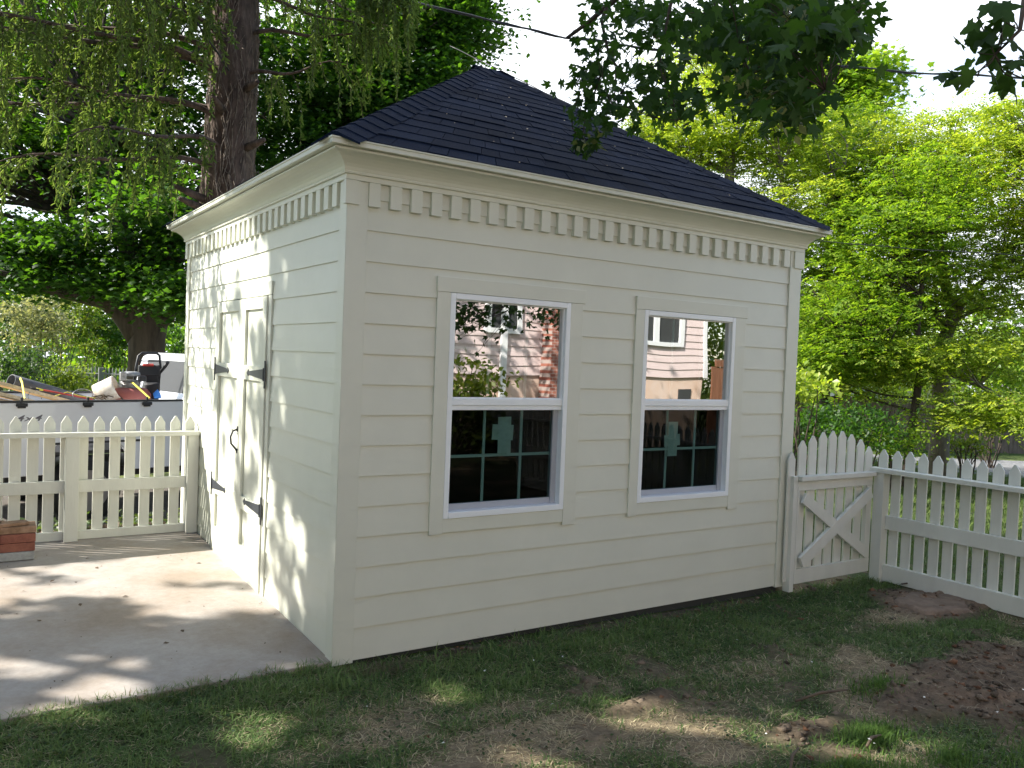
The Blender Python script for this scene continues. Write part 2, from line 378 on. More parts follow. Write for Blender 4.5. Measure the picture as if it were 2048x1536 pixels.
def crown(name, blobs, shape, m, parent, size, cr=.28, per=26, upb=1.3, droop=.5, keep=None, flat=.45):
    """blobs: (center, radii, nclumps)"""
    P = []; C = []
    for c, r, n in blobs:
        cc, p = blob_points(c, r, n, per, cr, flat=flat); P.append(p); C.append(cc)
    P = np.concatenate(P); C = np.concatenate(C)
    if keep is not None: P = P[keep(P)]; 
    n = len(P); up = rnd_dir(n)+np.array([0, 0, upb]); tip = rnd_dir(n)+np.array([0, 0, -droop])
    leaves(name, P, size*(.65+.6*RNG.random(n)), up, tip, shape, m, parent)
    return C
def curve(p0, p1, bow=.15, k=6, seed=None):
    p0 = np.asarray(p0, float); p1 = np.asarray(p1, float); L = np.linalg.norm(p1-p0); o = RNG.normal(size=3)*bow*L; o2 = RNG.normal(size=3)*bow*.4*L
    t = np.linspace(0, 1, k)[:, None]
    return p0+(p1-p0)*t+o*np.sin(math.pi*t)*.6+o2*np.sin(2*math.pi*t)*.6
def twigs(mb, trunk_pts, clumps, n, r0=.02, r1=.004):
    """limbs from nearest trunk/limb point to clump centres"""
    tp = np.array(trunk_pts)
    if n < len(clumps): clumps = clumps[RNG.choice(len(clumps), n, replace=False)]
    for c in clumps:
        d = np.linalg.norm(tp-c, axis=1)+.8*np.maximum(0, tp[:, 2]-c[2]+.3); j = int(d.argmin())
        L = np.linalg.norm(tp[j]-c); pts = curve(tp[j], c, .10, 6); r = r0*min(2.2, .35+L*.45)
        mb.tube(pts, list(np.linspace(r, r1, 6)), 4, cap=False)

# ================================================================== GROUND
def gh(x, y):
    x = np.asarray(x, float); y = np.asarray(y, float)
    h = -.035-.42*sm(3.6, 5.8, y)*(1-sm(3.2, 5.5, x))-.45*sm(5, 13, x)-.35*sm(14, 22, x)-.03*sm(0, 3.4, x)*(1-sm(4, 5, x))
    h = h+.022*sm(.05, -.05, x)*sm(-.45, -.05, y)*(y < .02)
    h = h-.45*sm(4, 16, y)*sm(3.2, 5.5, x)*(1-sm(6, 16, x))
    h = h-.25*sm(6, 30, y)*(1-sm(3.2, 5.5, x))
    return h
def patch(x, y):
    """dryness 0..1, dirt 0..1 over the near lawn"""
    n = fbm(x*1.9+3, y*2.6+8, 4)
    dry = sm(.44, .62, n)
    dry = np.maximum(dry*(sm(-.25, -.75, y)), .95*np.exp(-(((x-.95)/.8)**2+((y+1.25)/.22)**2)**1)*1.0)
    dry = np.maximum(dry, .9*np.exp(-(((x-.5)/.35)**2+((y+.82)/.10)**2)))
    dry = np.maximum(dry, .8*np.exp(-(((x-2.1)/.5)**2+((y+1.0)/.15)**2)))
    dry = dry*(1-.8*sm(.0, -.9, x))
    w = fbm(x*3.1, y*3.1, 3)-.5
    dirt = sm(1.0, .62, np.sqrt(((x-3.1)/1.05)**2+((y+1.78)/.56)**2)+w*.7)
    dirt = np.maximum(dirt, sm(1, .6, np.sqrt(((x-4.15)/.55)**2+((y+.7)/.42)**2)+w*.6))
    dirt = np.maximum(dirt, .9*sm(1, .5, np.sqrt(((x-1.6)/.34)**2+((y+1.62)/.13)**2)+w))
    dirt = np.maximum(dirt, .8*sm(1, .5, np.sqrt(((x-1.1)/.3)**2+((y+1.05)/.10)**2)+w))
    dirt = np.maximum(dirt, sm(.17, .05, -y)*(x > .0)*(fbm(x*5, y*5, 2) > .45)*.9)
    dirt = np.maximum(dirt, .4*sm(.62, .74, fbm(x*2.7+31, y*3.3+4, 3)))
    return dry, dirt
def ground():
    xs = np.unique(np.concatenate([np.linspace(-90, -8, 22), np.linspace(-8, -2.2, 14), np.arange(-2.2, 5.2, .025), np.linspace(5.2, 24, 50), np.linspace(24, 110, 25)]))
    ys = np.unique(np.concatenate([np.linspace(-60, -9, 14), np.linspace(-9, -3.2, 20), np.arange(-3.2, .05, .025), np.linspace(.05, 3.2, 12), np.linspace(3.2, 7, 30), np.linspace(7, 30, 40), np.linspace(30, 130, 25)]))
    X, Y = np.meshgrid(xs, ys, indexing='ij'); x = X.ravel(); y = Y.ravel()
    z = gh(x, y); near = (1-sm(4.5, 6, np.abs(x-1.6)))*((y < 0) | ((x > 3.45) & (x < 4.7) & (y < 1.2)))
    dry, dirt = patch(x, y)
    z = z+near*(.03*(fbm(x*2.2, y*2.2, 3)-.5)+dirt*(.085*(fbm(x*11, y*11, 4)-.5)+.03))*sm(.0, -.15, y)
    under = (x > -.05) & (x < 3.5) & (y > .05) & (y < 3.4); z = z-under*.25
    slabm = (x < .02) & (y > .02) & (y < 3.1); z = z-slabm*.12
    n1 = fbm(x*.5, y*.5, 4); n2 = fbm(x*7, y*7, 3)
    soil = np.array([.145, .112, .084]); clay = np.array([.21, .145, .10]); straw = np.array([.25, .205, .14]); green = np.array([.05, .07, .028])
    base = green*(1-dry[:, None])+straw*dry[:, None]
    dcol = soil+(clay-soil)*sm(.5, .8, n2)[:, None]*.55
    dcol = dcol+(np.array([.26, .19, .14])-dcol)*np.exp(-((x-4.2)**2/.2+(y+.72)**2/.09))[:, None]
    near_c = base*(1-dirt[:, None])+dcol*dirt[:, None]
    far_c = np.array([.06, .10, .024])+(np.array([.12, .15, .05])-np.array([.06, .10, .024]))*sm(.35, .7, n1)[:, None]
    mulch = ((y > 3.0) & (y < 5.4) & (x < 4) & (x > -9))
    far_c[mulch] = np.array([.10, .05, .033])*(.6+.9*n2[mulch][:, None])
    drive = ((y >= 5.4) & (y < 9.5) & (x < 4))
    far_c[drive] = np.array([.13, .12, .11])*(.6+.8*n2[drive][:, None])
    w = (near*1.0)[:, None]
    col = near_c*w+far_c*(1-w)
    nx, ny = len(xs), len(ys); i = np.arange(nx-1)[:, None]*ny+np.arange(ny-1)[None]
    f = np.stack([i, i+ny, i+ny+1, i+1], -1).ravel()
    o = npmesh('ground', np.stack([x, y, z], 1), f, 4, M['soil'], None, col, True); tag(o, kind='structure')
ground()
def blades(name, x, y, z, h, w, col, lean, parent=None):
    n = len(x); a = RNG.random(n)*2*math.pi; dx = np.cos(a); dy = np.sin(a); b = a+math.pi/2
    lx = np.cos(b)*lean*h; ly = np.sin(b)*lean*h
    v = np.zeros((n, 5, 3)); p = np.stack([x, y, z], 1)
    wv = np.stack([dx, dy, dx*0], 1)*w[:, None]*.5
    up = np.stack([lx, ly, h], 1)
    hh = h*np.clip(1-lean*.35, .15, 1)
    v[:, 0] = p-wv; v[:, 1] = p+wv
    mid = p+np.stack([lx*.28, ly*.28, hh*.6], 1)
    v[:, 2] = mid+wv*.75; v[:, 3] = mid-wv*.75
    v[:, 4] = p+np.stack([lx, ly, hh], 1)
    t = np.array([0, 1, 2, 0, 2, 3, 3, 2, 4]); idx = (t[None]+(np.arange(n)*5)[:, None]).ravel()
    c = np.repeat(col[:, None], 5, 1); c[:, 4] *= 1.2
    return npmesh(name, v.reshape(-1, 3), idx, 3, M['cover'], parent, c.reshape(-1, 3))
def lawn():
    n = 330000
    x = RNG.uniform(-2.3, 5.6, n); y = -3.3*RNG.random(n)**.85; y = np.where(RNG.random(n) < .22, -RNG.random(n)*1.2, y)
    # only what the place's front yard shows: in front of slab and shed, left of the right fence
    ok = (y < -.01) & ~((x > 4.36) & (x < 4.5)) & (y > -3.3)
    ok &= ~((x > 0) & (x < 3.45) & (y > -.03))
    x = x[ok]; y = y[ok]
    dry, dirt = patch(x, y)
    cl = fbm(x*14, y*14, 2); big = fbm(x*4+9, y*4, 2)
    dens = (1-.93*dirt)*(.30+1.1*cl)*(1-.25*dry)
    keep = RNG.random(len(x)) < dens; x, y, dry, dirt, cl, big = [q[keep] for q in (x, y, dry, dirt, cl, big)]
    n = len(x); z = gh(x, y)+.03*(fbm(x*2.2, y*2.2, 3)-.5)*sm(.0, -.15, y)-.004
    isdry = RNG.random(n) < (dry*.76+.22)
    wall = np.exp(-(y/.35)**2)
    h = (.018+.036*RNG.random(n)**1.5)*(.6+.9*cl)*(1+.5*wall)*(.7+.6*big)
    lean = RNG.uniform(.3, 2.2, n)
    h = np.where(isdry, h*.75, h); lean = np.where(isdry, RNG.uniform(1.0, 3.2, n), lean)
    g1 = np.array([.055, .125, .036]); g2 = np.array([.22, .31, .10]); t = (RNG.random(n)*.65+.5*(big-.3))[:, None]
    col = g1+(g2-g1)*np.clip(t, 0, 1)
    d1 = np.array([.28, .24, .14]); d2 = np.array([.66, .57, .38]); td = RNG.random(n)[:, None]
    col = np.where(isdry[:, None], d1+(d2-d1)*td, col)
    o = blades('lawn_grass', x, y, z, h, np.full(n, .0036)+RNG.random(n)*.003, col, lean); tag(o, kind='stuff')
    nb = 5000; xx = RNG.uniform(-2.2, -.01, nb); yy = RNG.uniform(-.06, .018, nb)+.02*(fbm(xx*6, xx*0, 3)-.5); zz = np.where(yy > -.012, .0, gh(xx, yy)); kk = fbm(xx*7, xx*0+3, 3) > .42; xx, yy, zz = xx[kk], yy[kk], zz[kk]; nb = len(xx)
    c = g1+(g2-g1)*RNG.random((nb, 1)); c[RNG.random(nb) < .25] = d1
    o = blades('edge_grass', xx, yy, zz, .015+.045*RNG.random(nb)**1.6, np.full(nb, .004), c, RNG.uniform(.3, 2.4, nb)); tag(o, kind='stuff')
    # clover and broad weeds low in the lawn
    k = 15000; cx = RNG.uniform(-1.8, 4.3, k); cy = -RNG.random(k)*2.9-.03; _, dt = patch(cx, cy); kk = (fbm(cx*3+50, cy*3, 3) > .50) & (dt < .3); cx = cx[kk]; cy = cy[kk]; k = len(cx)
    pos = np.stack([cx, cy, gh(cx, cy)+.012+RNG.random(k)*.03], 1)
    o = leaves('clover', pos, .010+.012*RNG.random(k), rnd_dir(k)+np.array([0, 0, 2.2]), rnd_dir(k)*np.array([1, 1, .2]), 'oval', M['bushd']); tag(o, kind='stuff')
    # bright fresh tufts
    for (tx, ty, r, nb) in ((1.78, -1.80, .13, 1500), (1.40, -1.95, .10, 1000), (2.35, -1.47, .13, 1100), (1.5, -2.12, .2, 1400), (2.4, -2.3, .28, 2200), (1.9, -2.1, .1, 500), (2.75, -2.35, .2, 1400)):
        a = RNG.random(nb)*2*math.pi; q = np.abs(RNG.normal(size=nb))*r*.75; xx = tx+q*np.cos(a)*1.3; yy = ty+q*np.sin(a)*.7
        c = np.array([.06, .14, .025])+(np.array([.16, .27, .06])-np.array([.06, .14, .025]))*RNG.random(nb)[:, None]
        o = blades('grass_tuft', xx, yy, gh(xx, yy)-.002, .03+.05*RNG.random(nb), np.full(nb, .0045), c, RNG.uniform(.2, 1.1, nb)); tag(o, kind='stuff')
    # matted straw near the corner of the slab
    nb = 1600; xx = .18+RNG.normal(size=nb)*.10; yy = -.10+RNG.normal(size=nb)*.035; yy = np.minimum(yy, -.02)
    c = np.array([.2, .17, .11])*(.6+.9*RNG.random(nb)[:, None])
    o = blades('straw_clump', xx, yy, gh(xx, yy), .02+.025*RNG.random(nb), np.full(nb, .004), c, RNG.uniform(1, 3, nb)); tag(o, kind='stuff')
    # rough grass beyond the right fence and behind the left one
    n = 90000; x = RNG.uniform(4.55, 19, n); y = RNG.uniform(-3, 15, n); z = gh(x, y)
    c = np.array([.05, .095, .02])+(np.array([.13, .18, .045])-np.array([.05, .095, .02]))*RNG.random(n)[:, None]
    o = blades('meadow_grass', x, y, z, .05+.07*RNG.random(n), np.full(n, .010)+.008*RNG.random(n), c, RNG.uniform(.2, 1.4, n)); tag(o, kind='stuff')
lawn()

# mulch pieces and low weeds behind the left fence
def mulch():
    n = 6000; x = RNG.uniform(-3, .3, n); y = RNG.uniform(3.0, 5.4, n); z = gh(x, y)+.01
    d = rnd_dir(n); d[:, 2] *= .3; L = .015+.03*RNG.random(n)
    o = leaves('bark_mulch', np.stack([x, y, z], 1), L*2, rnd_dir(n)+np.array([0, 0, 1.2]), d, 'oval', M['debris']); tag(o, kind='stuff')
    n = 1500; cx = RNG.uniform(-3, .2, 60); cy = RNG.uniform(3.3, 5.2, 60); j = RNG.integers(0, 60, n)
    p = np.stack([cx[j]+RNG.normal(size=n)*.10, cy[j]+RNG.normal(size=n)*.10, np.zeros(n)], 1); p[:, 2] = gh(p[:, 0], p[:, 1])+RNG.random(n)*.16
    o = leaves('ground_weeds', p, .035+.04*RNG.random(n), rnd_dir(n)+np.array([0, 0, 1.2]), rnd_dir(n), 'oval', M['weed']); tag(o, kind='stuff')
mulch()

# ================================================================== CONCRETE SLAB
def slabz(y): return .012+.030*max(0, y)
def slab():
    mb = MB(); xs = [-7, -3.6, -.012]; ys = [-.01, 1.0, 2.0, 3.05]
    # sheet following the slight rise, one mesh with side faces
    n = 0; top = []
    for x in xs:
        for y in ys: mb.v.append((x, y, slabz(y)))
    for x in xs:
        for y in ys: mb.v.append((x, y, -.16))
    k = len(ys); tot = len(xs)*k
    for i in range(len(xs)-1):
        for j in range(k-1):
            a = i*k+j; mb.f.append((a, a+k, a+k+1, a+1)); mb.f.append((tot+a, tot+a+1, tot+a+k+1, tot+a+k))
    for i in range(len(xs)-1):
        a = i*k; mb.f.append((a, tot+a, tot+a+k, a+k)); a = i*k+k-1; mb.f.append((a+k, tot+a+k, tot+a, a))
    for j in range(k-1):
        a = j; mb.f.append((a+1, tot+a+1, tot+a, a)); a = (len(xs)-1)*k+j; mb.f.append((a, tot+a, tot+a+1, a+1))
    o = mb.build('concrete_patio', M['concrete'], bevel=.006); tag(o, kind='structure')
slab()
def litter():
    n = 130; x = RNG.uniform(-2.6, -.05, n); y = RNG.uniform(.0, 2.7, n)
    z = np.array([slabz(q)+.004 for q in y]); d = rnd_dir(n); d[:, 2] = 0
    o = leaves('slab_litter', np.stack([x, y, z], 1), np.where(RNG.random(n) < .12, .035, .009+.008*RNG.random(n)), np.tile([0, 0, 1.], (n, 1))+rnd_dir(n)*.35, d, 'oval', M['debris']); tag(o, kind='stuff')
    n = 40; x = RNG.uniform(-1, 4.2, n); y = -RNG.random(n)*2.4-.1
    o = leaves('fallen_petals', np.stack([x, y, gh(x, y)+.05], 1), .010+.012*RNG.random(n), np.tile([0, 0, 1.], (n, 1))+rnd_dir(n)*.5, rnd_dir(n), 'oval', M['petal']); tag(o, kind='stuff')
    n = 26; x = RNG.uniform(.3, 3.4, n); y = -.03-.05*RNG.random(n)
litter()
def clods():
    n = 9000; x = RNG.uniform(-.2, 4.35, n); y = -RNG.random(n)*2.7-.05; _, dt = patch(x, y); k = (RNG.random(n) < dt*.9+.02); x = x[k]; y = y[k]; n = len(x)
    t = np.array([(1, 0, 0), (0, 1, 0), (-1, 0, 0), (0, -1, 0), (0, 0, .8), (0, 0, -.8), (.6, .6, .5), (-.6, .5, .45), (.5, -.6, .5), (-.6, -.6, .4)]); tf = np.array([(0, 6, 4), (6, 1, 4), (1, 7, 4), (7, 2, 4), (2, 9, 4), (9, 3, 4), (3, 8, 4), (8, 0, 4), (0, 1, 6), (1, 2, 7), (2, 3, 9), (3, 0, 8), (1, 0, 5), (2, 1, 5), (3, 2, 5), (0, 3, 5)])
    s_ = (.004+.022*RNG.random(n)**3.2); a = RNG.random(n)*6.28; z = gh(x, y)+.03*(fbm(x*2.2, y*2.2, 3)-.5)+_z(x, y)
    v = t[None]*(1+.35*RNG.normal(size=(n, 10, 3)))*s_[:, None, None]; c, sn = np.cos(a)[:, None], np.sin(a)[:, None]
    v = np.stack([v[..., 0]*c-v[..., 1]*sn, v[..., 0]*sn+v[..., 1]*c, v[..., 2]*.8], -1)+np.stack([x, y, z], 1)[:, None]
    col = np.array([.15, .12, .092])*(.55+1.0*RNG.random((n, 1))); cl = RNG.random(n) < .2; col[cl] = np.array([.22, .12, .075])*(.7+.5*RNG.random((cl.sum(), 1)))
    idx = (tf[None]+(np.arange(n)*10)[:, None, None]).ravel()
    o = npmesh('soil_clods', v.reshape(-1, 3), idx, 3, M['soil'], None, np.repeat(col, 10, 0)); tag(o, kind='stuff')
    n = 5000; x = RNG.uniform(-.5, 4.35, n); y = -RNG.random(n)*2.8-.05; z = gh(x, y)+_z(x, y)+.006
    col = np.array([.34, .29, .20])*(.4+.9*RNG.random((n, 1)))
    o = blades('straw_bits', x, y, z, .010+.012*RNG.random(n), np.full(n, .0032), col, RNG.uniform(2.5, 6, n)); tag(o, kind='stuff')
def _z(x, y):
    return patch(x, y)[1]*(.085*(fbm(x*11, y*11, 4)-.5)+.03)
clods()
def sticks():
    for i, (x, y, L, a, lab) in enumerate(((1.75, -1.42, .34, -.15, 'long pale stick lying beside the bare soil'), (1.15, -1.86, .20, .5, 'short stick on the straw in the lower middle'), (4.36, -.36, .22, -.5, 'dark stick leaning on the foot of the right fence'), (1.62, -1.88, .15, .2, 'thin stick beside the bright grass tuft'))):
        mb = MB(); p = np.array([x, y, float(gh(x, y))+.035]); d = np.array([math.cos(a), math.sin(a), .03])
        mb.tube([p, p+d*L*.5+np.array([0, .012, .008]), p+d*L], [.006, .008, .004], 6); tag(mb.build('fallen_stick', M['stick'], None, True), lab, 'stick', 'sticks on the lawn')
sticks()
def stump():
    mb = MB(); c = np.array([4.12, -.74, float(gh(4.12, -.74))+.012]); k = 26; ring = []
    rr = [.27*(1+.14*math.sin(i*1.3+1)+.07*random.uniform(-1, 1)) for i in range(k)]
    for sc_, z in ((1.12, -.05), (1.0, .022), (.93, .034), (.5, .030), (.1, .036)):
        for i in range(k):
            a = 2*math.pi*i/k; mb.v.append((c[0]+math.cos(a)*rr[i]*sc_*1.05, c[1]+math.sin(a)*rr[i]*sc_*.8, c[2]+z+.004*math.sin(i*2.1)))
    for r in range(4):
        for i in range(k): mb.f.append((r*k+i, r*k+(i+1) % k, (r+1)*k+(i+1) % k, (r+1)*k+i))
    mb.f.append(tuple(4*k+i for i in range(k)))
    tag(mb.build('tree_stump', M['stump'], None, True), 'low tan tree stump cut level with the ground by the gate', 'stump')
stump()

# ================================================================== SHED
W, DD = 3.43, 3.42
HF = 2.434          # bottom of the crown moulding
LAP = .1545
shed = empty('garden_shed', (W/2, DD/2, 0)); tag(shed, 'cream garden shed with dentil cornice, two windows and dark blue hipped roof', 'shed')
def lap_wall(name, L, openings, facemap, z_bot=.0):
    """clapboards along u in [0,L]; openings = [(u0,u1,z0,z1)]; facemap(u, out, z)->world"""
    mb = MB(); k = 0
    zs = [.0]+[.008+LAP*i for i in range(1, 17)]
    for i in range(len(zs)-1):
        z0, z1 = zs[i], min(zs[i+1], HF)
        if z0 >= HF: break
        cuts = [0, L]
        segs = []
        # split vertical strips at opening edges; within a strip subtract z ranges
        us = sorted(set([0, L]+[u for o in openings for u in (o[0], o[1]) if 0 < u < L]))
        run = []
        for a, b in zip(us[:-1], us[1:]):
            zr = [(z0, z1)]
            for (u0, u1, q0, q1) in openings:
                if u0 <= a+1e-6 and u1 >= b-1e-6:
                    nz = []
                    for (s, e) in zr:
                        if q1 <= s or q0 >= e: nz.append((s, e))
                        else:
                            if q0 > s: nz.append((s, q0))
                            if q1 < e: nz.append((q1, e))
                    zr = nz
            run.append((a, b, zr))
        # merge full neighbours
        merged = []
        for a, b, zr in run:
            if merged and merged[-1][2] == zr and merged[-1][1] == a: merged[-1] = (merged[-1][0], b, zr)
            else: merged.append((a, b, zr))
        for a, b, zr in merged:
            for (s, e) in zr:
                of = lambda z: .0125-.0085*(z-z0)/(z1-z0+1e-9)
                p = [(0, s), (of(s), s), (of(s), s+.002), (of(e), e), (0, e)]
                pts = [facemap(a, o, z) for o, z in p]
                mb.prism(pts, Vector(facemap(b, 0, 0))-Vector(facemap(a, 0, 0)))
    return mb
fm_front = lambda u, o, z: (u, -o, z)
fm_left = lambda u, o, z: (-o, u, z)
fm_right = lambda u, o, z: (W+o, u, z)
fm_back = lambda u, o, z: (u, DD+o, z)
WIN = [(.581, 1.385, .6845, 1.897), (1.964, 2.793, .6845, 1.897)]
fro = [(a-.008, b+.008, c-.008, d+.008) for a, b, c, d in WIN]
lap_wall('siding', W, fro, fm_front).build('siding', M['cream'], shed)
DOOR = (1.16, 2.40, .02, 1.905)
lap_wall('siding', DD, [DOOR], fm_left).build('siding', M['cream'], shed)
lap_wall('siding', DD, [], fm_right).build('siding', M['cream'], shed)
lap_wall('siding', W, [], fm_back).build('siding', M['cream'], shed)
# inner shell: dark room behind the windows
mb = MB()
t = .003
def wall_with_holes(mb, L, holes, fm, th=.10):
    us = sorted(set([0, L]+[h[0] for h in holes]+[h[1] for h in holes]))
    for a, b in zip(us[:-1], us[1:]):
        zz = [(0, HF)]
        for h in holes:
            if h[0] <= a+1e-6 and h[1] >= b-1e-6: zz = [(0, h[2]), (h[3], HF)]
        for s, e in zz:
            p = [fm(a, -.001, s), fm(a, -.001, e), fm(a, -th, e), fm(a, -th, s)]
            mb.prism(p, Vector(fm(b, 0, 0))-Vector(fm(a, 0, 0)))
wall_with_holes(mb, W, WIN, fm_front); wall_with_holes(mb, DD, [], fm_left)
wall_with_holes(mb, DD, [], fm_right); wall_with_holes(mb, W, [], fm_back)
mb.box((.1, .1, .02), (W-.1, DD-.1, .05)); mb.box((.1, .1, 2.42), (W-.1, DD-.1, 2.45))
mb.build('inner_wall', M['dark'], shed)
mb = MB(); mb.box((.03, .03, -.12), (W-.03, DD-.03, -.002)); mb.build('foundation', M['dark'], shed)
# corner boards
for (x0, y0, x1, y1) in ((-.02, -.022, .091, 0), (-.022, -.0195, 0, .07), (3.328, -.022, W+.02, 0), (W, -.0195, W+.022, .07), (-.022, DD-.07, 0, DD+.0195), (-.02, DD, .09, DD+.022), (W, DD-.07, W+.022, DD+.0195), (3.33, DD, W+.02, DD+.022)):
    z1 = HF-.03
    MB().box((x0, y0, -.01), (x1, y1, z1)).build('corner_board', M['cream'], shed, bevel=.0015)
# frieze strip above the dentils + dentils
for (a, b) in (((-.034, -.034, 2.404), (W+.034, 0, HF)), ((-.034, .0, 2.404), (0, DD, HF)), ((W, 0, 2.404), (W+.034, DD, HF)), ((-.034, DD, 2.404), (W+.034, DD+.034, HF))):
    MB().box(a, b).build('frieze_board', M['cream'], shed, bevel=.0015)
dmesh = None
def dentil(a, b):
    MB().box(a, b).build('dentil', M['cream'], shed, bevel=.0012)
dentil((-.034, -.034, 2.286), (.039, .0, 2.403)); dentil((3.359, -.034, 2.286), (W+.034, 0, 2.403))
for i in range(28):
    x = .089+.1168*i; dentil((x, -.034, 2.286), (x+.062, -.004, 2.403))
for i in range(28):
    y = .085+.1168*i; dentil((-.034, y, 2.286), (-.004, y+.062, 2.403))
dentil((-.034, DD-.04, 2.286), (0, DD+.034, 2.403))
# crown moulding swept round the eaves (profile: out, z)
prof = [(.034, 2.430), (.046, 2.431), (.048, 2.439), (.044, 2.445), (.046, 2.448), (.051, 2.462), (.060, 2.476), (.073, 2.490), (.089, 2.503), (.108, 2.513), (.124, 2.518), (.131, 2.519), (.134, 2.5215), (.134, 2.5285), (.122, 2.5290), (.122, 2.5350), (.158, 2.5352), (.160, 2.537), (.160, 2.556), (.165, 2.560), (.165, 2.566), (.02, 2.566), (.02, 2.43)]
def sweep(prof):
    mb = MB(); k = len(prof)
    for cx, cy, sx, sy in ((0, 0, -1, -1), (W, 0, 1, -1), (W, DD, 1, 1), (0, DD, -1, 1)):
        for o, z in prof: mb.v.append((cx+sx*o, cy+sy*o, z))
    for c in range(4):
        for i in range(k):
            a = c*k+i; b = c*k+(i+1) % k; a2 = ((c+1) % 4)*k+i; b2 = ((c+1) % 4)*k+(i+1) % k
            mb.f.append((a, a2, b2, b))
    return mb
sweep(prof).build('crown_moulding', M['cream'], shed)
# roof: shingle courses on four planes
roof_e = .160; ZE = 2.5675
E0 = Vector((-roof_e, -roof_e, ZE)); E1 = Vector((W+roof_e, -roof_e, ZE)); E2 = Vector((W+roof_e, DD+roof_e, ZE)); E3 = Vector((-roof_e, DD+roof_e, ZE))
R0 = Vector((1.72, DD/2, 3.80)); R1 = Vector((1.91, DD/2, 3.80))
def roof_plane(mb, a, b, c, d):  # a,b eave; d above a, c above b
    up = ((d-a)+(c-b)).normalized(); n = (b-a).cross(d-a).normalized()
    if n.z < 0: n = -n
    slope = ((d-a)-(b-a).normalized()*((d-a).dot((b-a).normalized()))).length
    K = int(slope/.128)
    rn = random.Random(int(a.x*100+b.y*7))
    for i in range(K+1):
        t0 = i/(K+.6); t1 = min(1, (i+1.25)/(K+.6))
        A, B = a.lerp(d, t0), b.lerp(c, t0); C, Dp = b.lerp(c, t1), a.lerp(d, t1)
        L = (B-A).length
        # tabs of random width, slightly different thickness and lower edge
        off = -(i*.137+.02) % .31; cutp = [off+.31*q+rn.uniform(-.01, .01) for q in range(-1, int(L/.31)+2)]; extra = [c_+rn.uniform(.10, .2) for c_ in cutp if rn.random() < .55]
        us = [0]+sorted(min(.999, max(.001, c_/L)) for c_ in cutp+extra if .03 < c_ < L-.03)+[1]
        for u0, u1 in zip(us[:-1], us[1:]):
            if u1-u0 < .004: continue
            u1 -= (.0035/L if u1 < 1 else 0)
            h = (.0065 if i else .004)+rn.choice((0, 0, .003)); dz = rn.uniform(-.0035, .0035)
            dn = (A-Dp).normalized()*dz
            p0, p1 = A.lerp(B, u0)+dn, A.lerp(B, u1)+dn
            # upper edge follows the hip lines
            q0, q1 = Dp.lerp(C, u0), Dp.lerp(C, u1)
            k = len(mb.v)
            for p, hh in ((p0, h), (p1, h), (q1, .001), (q0, .001)): mb.v.append(tuple(p+n*hh))
            for p in (p0, p1): mb.v.append(tuple(p-n*.004))
            mb.f += [(k, k+1, k+2, k+3), (k, k+4, k+5, k+1), (k, k+3, k+4), (k+1, k+5, k+2)]
mb = MB(); 
for q in ((E0, E1, R1, R0), (E3, E0, R0, R0), (E2, E3, R0, R1), (E1, E2, R1, R1)): roof_plane(mb, *q)
mb.poly([E0, E3, E2, E1])
roof = mb.build('roof', M['shingle'], shed)
def caps(name, a, b, w, n1, n2):
    """overlapping cap shingles from a (low) to b (high); n1,n2 = directions down each plane"""
    mb = MB(); L = (b-a).length; K = int(L/.125); d = (b-a).normalized(); up = Vector((0, 0, 1))
    for i in range(K+1):
        s0 = a+d*(L*i/K)-d*(.01 if i else -.015); s1 = a+d*min(L+.02, L*(i+1.2)/K)
        k = len(mb.v)
        for s, h in ((s0, .020), (s1, .011)):
            mb.v += [tuple(s+n1*w+up*(h-.008)), tuple(s+n1*w*.12+up*h), tuple(s+n2*w*.12+up*h), tuple(s+n2*w+up*(h-.010))]
        mb.v += [tuple(s0+n1*w+up*.002), tuple(s0+n2*w+up*.002), tuple(s0+up*.004)]
        mb.f += [(k, k+1, k+5, k+4), (k+1, k+2, k+6, k+5), (k+2, k+3, k+7, k+6), (k, k+8, k+10, k+9, k+3, k+2, k+1)]
    return mb.build(name, M['shingle'], roof)
def perp(a, b, e):   # direction inside plane, away from hip, horizontal run along eave
    return e
sl = (R0.z-ZE)/(DD/2+roof_e)
def hipcap(E, Rr, ex, ey):
    # directions lying in each roof plane, square to the hip line
    h = (Rr-E).normalized()
    o = []
    for e in (ex, ey):
        v = e-h*e.dot(h); o.append(v.normalized())
    caps('hip_cap', E, Rr, .135, o[0], o[1])
hipcap(E0, R0, Vector((1, 0, 0)), Vector((0, 1, 0))); hipcap(E1, R1, Vector((-1, 0, 0)), Vector((0, 1, 0)))
hipcap(E2, R1, Vector((-1, 0, 0)), Vector((0, -1, 0))); hipcap(E3, R0, Vector((1, 0, 0)), Vector((0, -1, 0)))
caps('ridge_cap', R0+Vector((-.07, 0, -.0)), R1+Vector((.07, 0, 0)), .13, Vector((0, -.85, -.55)), Vector((0, .85, -.55)))
n_ = 40; uu = RNG.random(n_); tt = RNG.random(n_); pp = np.array([list(E0.lerp(E1, .12+.76*u_).lerp(R0.lerp(R1, u_), t_*.8)) for u_, t_ in zip(uu, tt)])+np.array([0, -.006, .016])
rd = leaves('roof_litter', pp, .008+.012*RNG.random(n_), np.tile([0, -.55, .83], (n_, 1))+rnd_dir(n_)*.2, rnd_dir(n_), 'oval', M['lumber']); tag(rd, kind='stuff')
